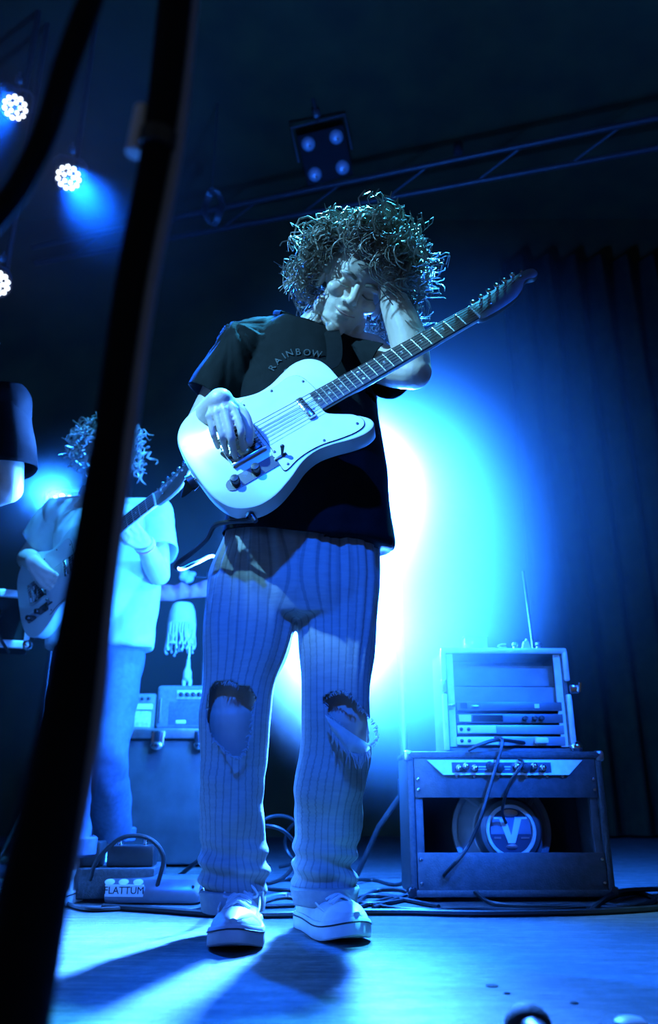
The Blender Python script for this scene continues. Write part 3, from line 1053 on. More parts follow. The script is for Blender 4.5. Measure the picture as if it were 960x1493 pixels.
# ================================================================== pedals on the floor at the left
def pedals():
    c = G(222, 1319)
    t = thing('sticker_pedal', (c.x, c.y + 0.05, 0), 'long rounded metal pedal with a lettered sticker on its front edge', 'effects pedal', -0.05)
    w = 0.262
    sec = [(-0.052, 0.004), (-0.056, 0.012), (-0.052, 0.040), (-0.036, 0.060), (-0.010, 0.067), (0.04, 0.067), (0.05, 0.060), (0.05, 0.004)]
    rings = []
    for k, x in enumerate((-w / 2, -w / 2 + 0.004, -w / 2 + 0.016, w / 2 - 0.016, w / 2 - 0.004, w / 2)):
        s_ = (0.80, 0.93, 1, 1, 0.93, 0.80)[k]
        rings.append([Vector((x, y * s_, 0.036 + (z - 0.036) * s_)) for y, z in sec])
    obj('body', Geo().loft(rings), M('blue_grey_metal', (0.22, 0.24, 0.28), 0.32, 0.6, 0.1, 30), t)
    st = obj('sticker', Geo().box((-0.075, -0.0555, 0.034), (0.105, 0.002, 0.030), 0.0008), M('white_sticker', (0.8, 0.8, 0.78), 0.5, 0, .05), t)
    for dx in (-0.118, -0.080, -0.040):
        obj('sticker_crown', Geo().lathe([(0.001, -0.001), (0.012, 0), (0.012, 0.002)], 14, (0, 0, 0), 'y').xf(Matrix.Translation((dx, -0.049, 0.055)) @ Matrix.Rotation(R(-35), 4, 'X') @ Matrix.Diagonal((1.15, 1, 0.7, 1))), M_WHITE, st)
    tx = text_geo('FLATTUM', 0.0255, 0.001)
    tx.xf(Matrix.Translation((-0.075, -0.0572, 0.034)) @ Matrix.Rotation(R(90), 4, 'X'))
    tag(obj('sticker_lettering', tx, M('black_ink', (0.01, 0.01, 0.012), 0.6), st, smooth=0), 'dark lettering FLATTUM')
    obj('screw', Geo().lathe([(0.001, -0.002), (0.004, -0.001), (0.004, 0.002)], 10, (w / 2 - 0.02, -0.056, 0.045), 'y'), M_BLK, t)
    # the dark pedalboard behind it
    c = G(128, 1318)
    b = thing('pedalboard', (c.x + 0.02, c.y + 0.02, 0), 'black pedalboard box with two dark pedals at the feet of the guitarist in white', 'pedalboard', 0.06)
    obj('board', Geo().box((0, 0.11, 0.048), (0.30, 0.24, 0.078), 0.008), M_TOLEX, b)
    obj('board_foot', Geo().box((-0.13, 0.02, 0.005), (0.03, 0.03, 0.012)), M_RUB, b)
    obj('board_foot', Geo().box((0.13, 0.02, 0.005), (0.03, 0.03, 0.012)), M_RUB, b)
    p1 = obj('pedal', Geo().box((0.075, 0.06, 0.115), (0.130, 0.08, 0.055), 0.006), M_BLK, b)
    p2 = obj('pedal', Geo().box((-0.07, 0.07, 0.120), (0.120, 0.09, 0.065), 0.006), M_BLK, b)
    for par, x, z in ((p1, 0.04, 0.145), (p1, 0.11, 0.145), (p2, -0.10, 0.155), (p2, -0.04, 0.155)):
        obj('footswitch', Geo().lathe([(0.009, 0.0), (0.009, 0.006), (0.006, 0.008), (0.006, 0.017), (0.002, 0.019)], 12, (x, 0.05, z - 0.004)), M_CHR, par)
    obj('carry_rope', Geo().tube(curve_pts([(-0.02, -0.02, 0.06), (0.0, -0.05, 0.11), (0.06, -0.055, 0.165), (0.13, -0.05, 0.165), (0.175, -0.045, 0.12), (0.165, -0.04, 0.05), (0.155, -0.03, 0.01)], 8), 0.006, 8), M_RUB, b)
    fc([(90, 1315), (130, 1326), (200, 1324), (270, 1328), (298, 1322)], 0.006, 'black cable along the front of the pedalboard and sticker pedal')


pedals()


# ================================================================== backline at the left rear
def backline():
    Y = 3.55
    zt = P(240, 1062, Y).z
    x0, x1 = P(96, 1062, Y).x, P(345, 1062, Y).x
    t = thing('road_case', ((x0 + x1) / 2, Y, 0), 'long black road case with a pale metal edge carrying two small amplifiers', 'road case')
    w = x1 - x0
    obj('case_body', Geo().box((0, 0.28, zt / 2 - 0.02), (w, 0.55, zt - 0.06), 0.01), M('case_laminate', (0.035, 0.035, 0.038), 0.5, 0, 0.3, 12, 0.1), t)
    obj('top_edge', Geo().box((0, 0.01, zt - 0.022), (w + 0.01, 0.05, 0.044), 0.008), M_STEEL, t)
    obj('lid', Geo().box((0, 0.29, zt - 0.010), (w, 0.54, 0.020), 0.004), MATS['case_laminate'], t)
    for k in (-0.30, 0.05, 0.30):
        obj('latch', Geo().box((k * w, -0.02, zt - 0.045), (0.06, 0.02, 0.07), 0.008).ell((k * w, -0.03, zt - 0.075), (0.03, 0.012, 0.018)), M_CHR, t)
    for k in (-1, 1):
        for y in (0.06, 0.48):
            obj('caster', Geo().lathe([(0.03, -0.012), (0.034, -0.008), (0.034, 0.008), (0.03, 0.012)], 14, (k * (w / 2 - 0.07), y, 0.034), 'x').box((k * (w / 2 - 0.07), y, 0.05), (0.03, 0.05, 0.03)), M_BLK, t)
    # amplifier head with knobs
    a = thing('amplifier_head', (P(280, 1050, Y).x, Y + 0.04, zt), 'small amplifier head with a pale knob strip on the road case', 'amplifier')
    wa, ha = 0.34, P(280, 999, Y + 0.04).z - zt
    obj('cabinet', Geo().box((0, 0.10, ha / 2), (wa, 0.20, ha), 0.016, 3), M('grey_tolex', (0.16, 0.17, 0.18), 0.6, 0, 0.2, 60, 0.3), a)
    st = obj('control_strip', Geo().box((0.04, -0.002, ha * 0.78), (wa - 0.10, 0.006, ha * 0.20), 0.002), M_WHITE, a)
    for k in range(8):
        obj('knob', Geo().lathe([(0.005, -0.016), (0.010, -0.014), (0.011, 0.0)], 12, (-0.06 + k * 0.027, -0.004, ha * 0.78), 'y'), M_BLK, st)
    obj('grille', Geo().box((0.02, -0.001, ha * 0.36), (wa - 0.08, 0.004, ha * 0.52), 0.002), M('grille_cloth', (0.10, 0.11, 0.12), 0.8, 0, 0.3, 150, 0.4), a)
    obj('name_badge', Geo().box((-0.055, -0.005, ha * 0.16), (0.045, 0.006, 0.016), 0.003), M_WHITE, a)
    obj('side_strip', Geo().box((-wa / 2 + 0.02, -0.003, ha * 0.42), (0.008, 0.006, ha * 0.55), 0.002), M_STEEL, a)
    for k in (-1, 1):
        obj('foot', Geo().lathe([(0.014, -0.002), (0.014, 0.004)], 10, (k * 0.13, 0.04, 0)), M_RUB, a)
    # small white-fronted practice amp
    b = thing('practice_amplifier', (P(197, 1050, Y).x, Y + 0.05, zt), 'little pale-fronted practice amplifier beside the amplifier head', 'amplifier')
    hb = P(197, 1011, Y + 0.05).z - zt
    obj('cabinet', Geo().box((0, 0.07, hb / 2), (0.15, 0.14, hb), 0.010), MATS['grey_tolex'], b)
    obj('pale_band', Geo().box((0, -0.003, hb * 0.62), (0.125, 0.010, hb * 0.16), 0.003), M_WHITE, b)
    obj('speaker_front', Geo().box((0, -0.001, hb * 0.28), (0.115, 0.006, hb * 0.46), 0.003), M('pale_grille', (0.55, 0.56, 0.56), 0.7, 0, 0.3, 60), b)
    for k in range(4):
        obj('knob', Geo().lathe([(0.004, -0.010), (0.007, -0.008), (0.008, 0.0)], 10, (-0.042 + k * 0.028, 0.0, hb * 0.86), 'y'), M_BLK, b)
    # little lamp with fringed shade and a two-legged base, standing on the amplifier head
    Yl = Y + 0.12
    zl = zt + ha
    c = P(273, 985, Yl)
    l = thing('fringed_lamp', (c.x, Yl, zl), 'small white lamp with fringed shade and forked base on the amplifier head', 'lamp')
    fig = Geo()
    fig.limb([(-0.012, 0, 0.004), (-0.012, 0, 0.03), (0, 0, 0.052)], [0.008, 0.010, 0.012], 12)
    fig.limb([(0.014, 0, 0.004), (0.014, 0, 0.03), (0.002, 0, 0.052)], [0.008, 0.010, 0.012], 12)
    fig.limb([(0.001, 0, 0.045), (0.001, 0, 0.07), (0.001, 0, 0.085), (0.002, 0, 0.10), (0.002, 0, 0.125)], [0.020, 0.019, 0.013, 0.010, 0.008], 14)
    obj('base', fig, M_WHITE, l)
    cen = P(263, 945, Yl) - Vector((c.x, Yl, zl))
    top = P(263, 880, Yl) - Vector((c.x, Yl, zl))
    zz0 = P(263, 910, Yl).z - zl
    hh = top.z - zz0
    obj('shade', Geo().lathe([(0.064, zz0), (0.066, zz0 + hh * 0.15), (0.060, zz0 + hh * 0.6), (0.048, zz0 + hh * 0.93), (0.040, top.z), (0.002, top.z)], 24, (cen.x, 0, 0)), M('cream_shade', (0.75, 0.74, 0.70), 0.7, 0, 0.1, 30), l)
    fr = Geo()
    for k in range(34):
        a_ = 2 * PI * k / 34
        ln = 0.075 + 0.05 * random.random()
        px_, py_ = cen.x + 0.062 * math.cos(a_), 0.062 * math.sin(a_)
        fr.tube([(px_, py_, zz0 + 0.004), (px_ + random.uniform(-.006, .006), py_, zz0 - ln * 0.5), (px_ + random.uniform(-.01, .01), py_, zz0 - ln), (px_, py_, zz0 - ln - 0.018)], [0.0045, 0.0035, 0.003, 0.006], 6)
    obj('fringe', fr, M_WHITE, l)
    obj('stem', Geo().tube(curve_pts([(0.002, 0, 0.12), (0.0, 0, 0.2), (cen.x, 0, top.z)], 6), 0.006, 8), M_STEEL, l)
    # pink paper strip pinned to a slim music stand behind the player's leg
    Yp = Y + 0.30
    g = Geo()
    top_, bot_ = [], []
    for px, yt, yb in ((232, 876, 876), (233, 857, 876), (236, 855, 876), (246, 855, 876), (253, 856, 876), (260, 854, 874), (265, 851, 873), (272, 854, 872), (278, 857, 872), (284, 854, 871), (291, 851, 871), (300, 848, 870), (312, 846, 869), (322, 845, 868)):
        q = 0.02 * math.sin(px * 0.35)
        top_.append(P(px, yt - (2 if px > 232 else 0), Yp + q))
        bot_.append(P(px, yb, Yp + q))
    s0 = Vector((P(300, 860, Yp).x, Yp + 0.03, 0))
    s = thing('paper_sign_stand', s0, 'slim stand behind the player holding a crumpled pink paper strip', 'stand')
    g.loft([top_, bot_], cap=False, close=False)
    pk = wobj('pink_paper', g, M('pink_paper', (0.95, 0.42, 0.50), 0.75, 0, 0.06, 20, emis=None), s, 40)
    pk.location = (0, 0, 0)
    thicken(pk, 0.003)
    obj('pole', Geo().tube([(0, 0.03, zt + 0.0), (0, 0.03, P(300, 830, Yp).z)], 0.010, 8), M_BLK, s)
    obj('foot_plate', Geo().lathe([(0.06, zt), (0.06, zt + 0.012), (0.012, zt + 0.02)], 18, (0, 0.03, 0)), M_BLK, s)
    kn = P(272, 838, Yp) - s0
    bow = Geo()
    for k in range(9):
        bow.ell(kn + Vector((random.uniform(-.03, .03), random.uniform(-.01, .01), random.uniform(-.03, .03))), (random.uniform(.014, .026), .014, random.uniform(.012, .024)), None, 10, 6)
    obj('paper_bow', remesh(bow, 0.006, 1), M('white_paper', (0.8, 0.8, 0.78), 0.7, 0, 0.05), s)
    obj('cross_bar', Geo().tube([kn + Vector((0, 0.03, 0.0)), Vector((0, 0.03, kn.z))], 0.006, 6), M_BLK, s)


backline()


# ================================================================== keyboard in its case, far left
def keyboard():
    Y = 3.05
    right = P(44, 905, Y)
    zt, zb = P(44, 869, Y).z, P(44, 941, Y).z
    dirv = Vector((-0.93, -0.36, 0)).normalized()          # runs left and towards us
    ang = math.atan2(-dirv.y, -dirv.x)
    t = thing('stage_keyboard', (right.x, Y, 0), 'stage keyboard in an open case with bright metal edges on a black stand', 'keyboard', ang)
    L, H = 1.1, zt - zb
    # local: +x towards the right end (0 is the right end), body runs to -x
    obj('case_shell', Geo().box((-L / 2, 0.15, (zt + zb) / 2), (L, 0.30, H - 0.02), 0.004), M_VOID, t)
    obj('edge_trim', Geo().box((-L / 2, -0.006, zt), (L + 0.02, 0.022, 0.030), 0.005), M_ALU, t)
    obj('edge_trim', Geo().box((-L / 2, -0.006, zb), (L + 0.02, 0.022, 0.030), 0.005), M_ALU, t)
    obj('edge_trim', Geo().box((-0.004, -0.006, (zb + zt) / 2 - H * 0.25), (0.022, 0.022, H * 0.45), 0.004), M_ALU, t)
    obj('ball_corner', Geo().ell((0.0, -0.006, zt - 0.03), (0.024, 0.02, 0.024)), M_CHR, t)
    obj('ball_corner', Geo().ell((0.0, -0.006, zb + 0.0), (0.022, 0.02, 0.022)), M_CHR, t)
    kb = obj('keyboard_body', Geo().box((-L / 2 - 0.05, -0.02, zt - 0.06), (L - 0.25, 0.06, 0.05), 0.006), M_BLKG, t)
    obj('pale_panel', Geo().box((-0.40, -0.052, zt - 0.055), (0.45, 0.006, 0.026), 0.003), M_WHITE, kb)
    obj('handle_dish', Geo().lathe([(0.05, -0.012), (0.045, -0.004), (0.002, 0.0)], 16, (-0.17, -0.008, zb + 0.02), 'y'), M_STEEL, t)
    obj('hanging_lead', Geo().tube(curve_pts([(-0.10, -0.03, zt - 0.07), (-0.12, -0.05, zt - 0.13), (-0.11, -0.05, zb + 0.03), (-0.06, -0.04, zb - 0.04)], 8), 0.006, 6), M_RUB, t)
    for s_ in (-1, 1):
        obj('stand_leg', Geo().tube([(-L * 0.5 - s_ * 0.36, 0.10 + 0.04 * s_, zb - 0.01), (-L * 0.5 + s_ * 0.36, 0.10 + 0.04 * s_, 0.02)], 0.018, 10), M_BLK, t)
        obj('stand_foot', Geo().tube([(-L * 0.5 + s_ * 0.36, -0.12, 0.018), (-L * 0.5 + s_ * 0.36, 0.34, 0.018)], 0.018, 10), M_BLK, t)
    obj('pivot_bolt', Geo().lathe([(0.018, -0.02), (0.022, -0.015), (0.022, 0.01)], 12, (-L * 0.5, 0.06, zb * 0.5), 'y'), M_CHR, t)


keyboard()


# ================================================================== electric guitars
def tele_outline():
    mm = [(0, 0), (2, 70), (16, 118), (48, 150), (92, 161), (140, 151), (186, 128), (222, 116), (258, 118), (296, 131), (332, 141), (364, 136), (386, 114), (394, 82), (394, 48), (394, 28),
          (360, 28), (326, 28), (316, -28), (322, -42), (338, -58), (356, -72), (374, -92), (384, -112), (378, -130), (352, -137), (318, -131), (280, -118), (242, -111), (204, -118),
          (160, -140), (110, -158), (64, -156), (24, -128), (4, -74)]
    return mm


def outline_pts():
    a = tele_outline()
    n = len(a)
    corners = {15, 16, 17, 18, 19}
    out = []
    arr = np.array(a, float) / 1000
    for i in range(n):
        p0, p1, p2, p3 = arr[i - 1], arr[i], arr[(i + 1) % n], arr[(i + 2) % n]
        if i in (15, 16, 17):
            out.append(tuple(p1))
            continue
        if i == 18:
            p0 = p1
        if i == 14:
            p3 = p2
        for k in range(5):
            t = k / 5
            out.append(tuple(0.5 * (2 * p1 + (p2 - p0) * t + (2 * p0 - 5 * p1 + 4 * p2 - p3) * t * t + (3 * p1 - p0 - 3 * p2 + p3) * t ** 3)))
    return out


def guitar(name, mat, label, body_mat, dots=True, detail=True):
    """local x from body end to headstock, y towards the bass strings, z out of the face (face at z = 0)"""
    t = thing(name, None, label, 'guitar', mat=mat)
    TH = 0.045
    SAD, NUT = 0.098, 0.746
    SCL = NUT - SAD
    body = obj('body', Geo().prism(outline_pts(), -TH, 0.0, 0.004), body_mat, t, smooth=30)
    # pickguard
    pg = [(0.168, 0.052), (0.166, 0.090), (0.185, 0.112), (0.225, 0.104), (0.262, 0.102), (0.300, 0.108), (0.322, 0.098), (0.330, 0.070), (0.331, 0.030), (0.316, 0.029), (0.313, -0.030),
          (0.322, -0.046), (0.340, -0.062), (0.358, -0.078), (0.368, -0.100), (0.360, -0.118), (0.335, -0.122), (0.300, -0.116), (0.262, -0.106), (0.226, -0.104), (0.196, -0.108), (0.168, -0.117), (0.160, -0.112), (0.162, -0.085), (0.160, -0.062), (0.168, -0.050)]
    g = Geo().prism(closed_spline(pg, 3), 0.0002, 0.0028)
    p = obj('pickguard', g, M('pale_pickguard', (0.62, 0.62, 0.60), 0.22, 0, 0.05, 20), body, smooth=30)
    ring = [(x, y, 0.0016) for x, y in closed_spline(pg, 4)]
    obj('pickguard_edge', Geo().tube(ring + ring[:2], 0.0012, 5, cap=False), M_BLK, p)
    for x, y in ((0.178, 0.098), (0.250, 0.096), (0.322, 0.075), (0.352, -0.105), (0.270, -0.100), (0.175, -0.106), (0.168, -0.06)):
        obj('screw', Geo().lathe([(0.0034, 0.0026), (0.0030, 0.0042), (0.0008, 0.0046)], 8, (x, y, 0)), M_BLK, p)
    # neck
    zf = 0.012                                        # top of fretboard above the face
    zb = zf - 0.006
    ring_list = []
    x_end = 0.316
    for x in np.linspace(x_end, NUT, 14):
        k = (x - x_end) / (NUT - x_end)
        w = 0.028 - 0.0070 * k
        dpt = 0.024 - 0.003 * k
        ring = []
        for j in range(13):
            a = PI * j / 12
            ring.append(Vector((x, -w * math.cos(a), zb - (abs(math.sin(a)) ** 0.75) * (dpt if x > 0.39 else 0.016))))
        ring_list.append(ring)
    neck = obj('neck', Geo().loft(ring_list), M('maple_neck', (0.50, 0.46, 0.38), 0.3, 0, 0.15, 30), t)
    fb = []
    for x in (x_end - 0.004, NUT + 0.002):
        k = (x - x_end) / (NUT - x_end)
        w = 0.028 - 0.0070 * k
        fb.append([Vector((x, -w, zb)), Vector((x, -w, zf - 0.001)), Vector((x, -w * 0.5, zf)), Vector((x, w * 0.5, zf)), Vector((x, w, zf - 0.001)), Vector((x, w, zb))])
    fbo = obj('fretboard', Geo().loft(fb), M('rosewood_fretboard', (0.085, 0.07, 0.06), 0.32, 0, 0.3, 60), neck, smooth=20)
    wid = lambda x: 0.028 - 0.0070 * (x - x_end) / (NUT - x_end)
    for n_ in range(1, 22):
        x = NUT - SCL * (1 - 2 ** (-n_ / 12))
        if x < x_end:
            continue
        w = wid(x)
        obj('fret', Geo().tube([(x, -w, zf - 0.0006), (x, -w * .5, zf + 0.0004), (x, w * .5, zf + 0.0004), (x, w, zf - 0.0006)], 0.0014, 6), M_STEEL, fbo)
    dm = M('pearl_dot', (0.85, 0.85, 0.8), 0.25, 0, 0.05)
    if dots:
        for n_ in (3, 5, 7, 9, 12, 15, 17, 19, 21):
            xa = NUT - SCL * (1 - 2 ** (-(n_ - 1) / 12))
            xb = NUT - SCL * (1 - 2 ** (-n_ / 12))
            for dy in ((-0.011, 0.011) if n_ == 12 else (0,)):
                obj('inlay_dot', Geo().lathe([(0.0034, zf - 0.0005), (0.0034, zf + 0.0004), (0.0005, zf + 0.0005)], 10, ((xa + xb) / 2, dy, 0)), dm, fbo)
    obj('nut', Geo().box((NUT + 0.002, 0, zf - 0.001), (0.004, 0.043, 0.008), 0.001), M_WHITE, neck)
    # headstock: straight tuner edge on the bass side, scrolled tip
    hs = [(NUT, -0.0215), (NUT, 0.0215), (NUT + 0.020, 0.026), (NUT + 0.060, 0.032), (NUT + 0.110, 0.037), (NUT + 0.160, 0.040), (NUT + 0.190, 0.040), (NUT + 0.203, 0.034), (NUT + 0.206, 0.022), (NUT + 0.200, 0.010), (NUT + 0.186, 0.006),
          (NUT + 0.172, 0.012), (NUT + 0.160, 0.010), (NUT + 0.140, -0.006), (NUT + 0.110, -0.020), (NUT + 0.070, -0.026), (NUT + 0.035, -0.027)]
    hso = [hs[0], hs[1]] + [q for q in closed_spline(hs, 4)][4:]
    head = obj('headstock', Geo().prism(closed_spline(hs, 4), zf - 0.020, zf - 0.006, 0.0015), M('shaded_maple', (0.15, 0.15, 0.12), 0.35, 0, 0.15, 30), neck, smooth=30)  # maple darker than the neck: the headstock's shade is put into its colour
    tun = []
    for k in range(6):
        x = NUT + 0.034 + k * 0.0262
        y = 0.0135 + k * 0.0032
        z = zf - 0.006
        tp = obj('tuner', Geo().lathe([(0.0048, z), (0.0048, z + 0.002), (0.0032, z + 0.004), (0.0026, z + 0.012), (0.0034, z + 0.017), (0.001, z + 0.0175)], 10, (x, y, 0)), M_CHR, head)
        yk = 0.029 + k * 0.0030
        obj('tuner_key', Geo().tube([(x, y, zf - 0.021), (x, yk + 0.008, zf - 0.021)], 0.0028, 6).ell((x, yk + 0.015, zf - 0.021), (0.0075, 0.0085, 0.0042), None, 10, 6).box((x, y + 0.004, zf - 0.022), (0.016, 0.018, 0.007), 0.002), M_CHR, tp)
        tun.append((x, y, z + 0.008))
    obj('string_tree', Geo().box((NUT + 0.045, -0.004, zf + 0.001), (0.008, 0.010, 0.010), 0.002), M_CHR, head)
    # strings
    for k in range(6):
        y0 = -0.0262 + k * 0.01048
        y1 = -0.0172 + k * 0.0069
        kk = 5 - k
        g = Geo().tube([(SAD - 0.02, y0, 0.010), (SAD, y0, 0.0155), (NUT + 0.002, y1, zf + 0.0035), tun[kk]], 0.00055 + 0.00012 * k, 5)
        obj('string', g, M_STEEL, t)
    # bridge plate with raised rim, saddles and pickup
    bp = obj('bridge_plate', Geo().box((0.118, 0, 0.0012), (0.084, 0.080, 0.0022), 0.0008), M_CHR, body)
    for s_ in (-1, 1):
        obj('bridge_rim', Geo().box((0.118, s_ * 0.040, 0.006), (0.084, 0.0022, 0.012), 0.0006), M_CHR, bp)
    obj('bridge_rim', Geo().box((0.077, 0, 0.006), (0.0022, 0.080, 0.012), 0.0006), M_CHR, bp)
    for k in range(3):
        obj('saddle', Geo().tube([(SAD, -0.0345 + k * 0.0235, 0.0115), (SAD, -0.0345 + k * 0.0235 + 0.0215, 0.0115)], 0.0038, 10), M_STEEL, bp)
    pk = obj('bridge_pickup', Geo().box((0.138, 0, 0.005), (0.020, 0.070, 0.009), 0.003, rot=Matrix.Rotation(R(13), 4, 'Z')), M_BLK, bp)
    for k in range(6):
        q = Matrix.Rotation(R(13), 4, 'Z') @ Vector((0, -0.0265 + k * 0.0106, 0))
        obj('pole_piece', Geo().lathe([(0.0024, 0.008), (0.0024, 0.0104), (0.0004, 0.0106)], 8, (0.138 + q.x, q.y, 0)), M_CHR, pk)
    obj('neck_pickup', Geo().box((0.284, 0, 0.006), (0.019, 0.066, 0.013), 0.005), M_CHR, body)
    # control plate
    cp = obj('control_plate', Geo().prism([(0.117 + 0.078 * math.cos(a) * (1 if abs(math.cos(a)) > .2 else 1), 0) for a in (0, 1)] and
                                          [(0.055 + 0.016 * math.cos(a), -0.080 + 0.016 * math.sin(a)) for a in np.linspace(PI / 2, 3 * PI / 2, 10)] + [(0.190 + 0.016 * math.cos(a), -0.080 + 0.016 * math.sin(a)) for a in np.linspace(-PI / 2, PI / 2, 10)],
                                          0.0005, 0.0025), M_CHR, body)
    for x in (0.062, 0.112):
        obj('knob', Geo().lathe([(0.0100, 0.002), (0.0104, 0.004), (0.0100, 0.018), (0.0085, 0.0205), (0.001, 0.021)], 20, (x, -0.080, 0)), M('dark_knob', (0.07, 0.07, 0.075), 0.25, 0.7, 0.1), cp)
    sw = obj('switch', Geo().box((0.172, -0.080, 0.004), (0.030, 0.006, 0.004), 0.001), M_BLK, cp)
    obj('switch_tip', Geo().tube([(0.176, -0.080, 0.004), (0.181, -0.076, 0.014), (0.184, -0.074, 0.022)], [0.0022, 0.0034, 0.0046], 10).ell((0.184, -0.074, 0.023), (0.005, 0.005, 0.005)), M_BLK, sw)
    # strap buttons, jack
    obj('strap_button', Geo().lathe([(0.004, 0.0), (0.004, -0.006), (0.009, -0.012), (0.009, -0.016), (0.003, -0.018)], 12, (0, 0, -TH / 2), 'x'), M_CHR, body)
    obj('strap_button', Geo().lathe([(0.004, 0.0), (0.004, 0.006), (0.008, 0.012), (0.003, 0.014)], 12, (0.372, 0.128, -TH / 2), 'y'), M_CHR, body)
    obj('jack_cup', Geo().lathe([(0.006, 0.004), (0.012, 0.003), (0.013, -0.002), (0.009, -0.004)], 14, (0.052, -0.150, -TH / 2), 'y'), M_CHR, body)
    return t


def guitar_frame(o, tip, tilt):
    x = (tip - o).normalized()
    n = Vector((0, -math.cos(tilt), math.sin(tilt)))
    z = (n - x * n.dot(x)).normalized()
    y = z.cross(x)
    return basis(x, y, z, o)


GO = P(283, 690, 1.56)
GN = P(688, 462, 1.575)
GM = guitar_frame(GO, GN, R(18))
gt = guitar('electric_guitar', GM, 'cream white electric guitar played by the curly-haired musician in black', M('cream_guitar_lacquer', (0.66, 0.64, 0.57), 0.28, 0, 0.06, 10))
gl = lambda x, y, z: GM @ Vector((x, y, z))
# black strap over the shoulder, lead with plug
strap = [gl(-0.012, 0, -0.022), gl(-0.03, 0.02, -0.05), P(300, 660, 1.80), P(330, 580, 1.93), P(390, 500, 1.93), P(440, 466, 1.86), P(470, 462, 1.76), P(486, 492, 1.65), P(484, 530, 1.61), gl(0.372, 0.14, -0.022)]
inv = GM.inverted()
sg = Geo().tube([inv @ p for p in curve_pts(strap, 8)], 0.020, 10, True, 0.10, up=(0, 0, 1))
obj('strap', sg, M('black_strap', (0.004, 0.004, 0.0045), 0.9, 0, 0.2, 60, 0.2, spec=0.1), gt)
obj('strap_lock', Geo().tube([(-0.004, 0, -0.022), (-0.018, 0.0, -0.024)], [0.016, 0.019], 14), M_BLK, gt)
j = gl(0.052, -0.152, -0.0225)
yv = -(GM.to_3x3() @ Vector((0, 1, 0)))
cp_ = [inv @ q for q in (j, j + yv * 0.022)]
obj('jack_plug', Geo().tube([cp_[0], cp_[1]], [0.0075, 0.0055], 12), M_BLK, gt)
cable('guitar_lead', [j + yv * 0.018, P(318, 764, 1.615), P(302, 786, 1.65), P(280, 806, 1.70), P(259, 822, 1.72), P(258, 829, 1.74), P(268, 829, 1.77), P(290, 819, 1.82), P(312, 812, 1.93), P(330, 840, 1.98), P(335, 960, 2.0), P(330, 1150, 2.02), P(322, 1280, 2.0), G(315, 1318, 0.006), G(360, 1322, 0.006), G(430, 1320, 0.006)],
      0.0055, 'black lead plugged into the cream guitar and looping down behind the leg')


# ================================================================== people
M_SKIN = M('skin', (0.56, 0.40, 0.32), 0.42, 0, 0.08, 24, 0.08, 260)
M_SKIN2 = M('skin_fair', (0.60, 0.45, 0.37), 0.45, 0, 0.08, 24, 0.08, 260)
M_HAIR = M('brown_curls', (0.22, 0.17, 0.13), 0.38, 0, 0.35, 40)
M_TEE_BLK = M('black_cotton', (0.0045, 0.0045, 0.005), 0.85, 0, 0.25, 40, 0.25, 500, spec=0.12)
M_TEE_WHT = M('white_cotton', (0.74, 0.74, 0.72), 0.8, 0, 0.05, 40, 0.25, 500)
M_JEAN = M('blue_denim', (0.055, 0.075, 0.13), 0.8, 0, 0.2, 60, 0.3, 700)
M_CANVAS = M('white_canvas', (0.66, 0.65, 0.62), 0.75, 0, 0.10, 40, 0.3, 600)
M_RUBW = M('white_rubber', (0.72, 0.71, 0.68), 0.5, 0, 0.08, 30)
M_LIP = M('lips', (0.40, 0.20, 0.18), 0.4, 0, 0.08, 30)


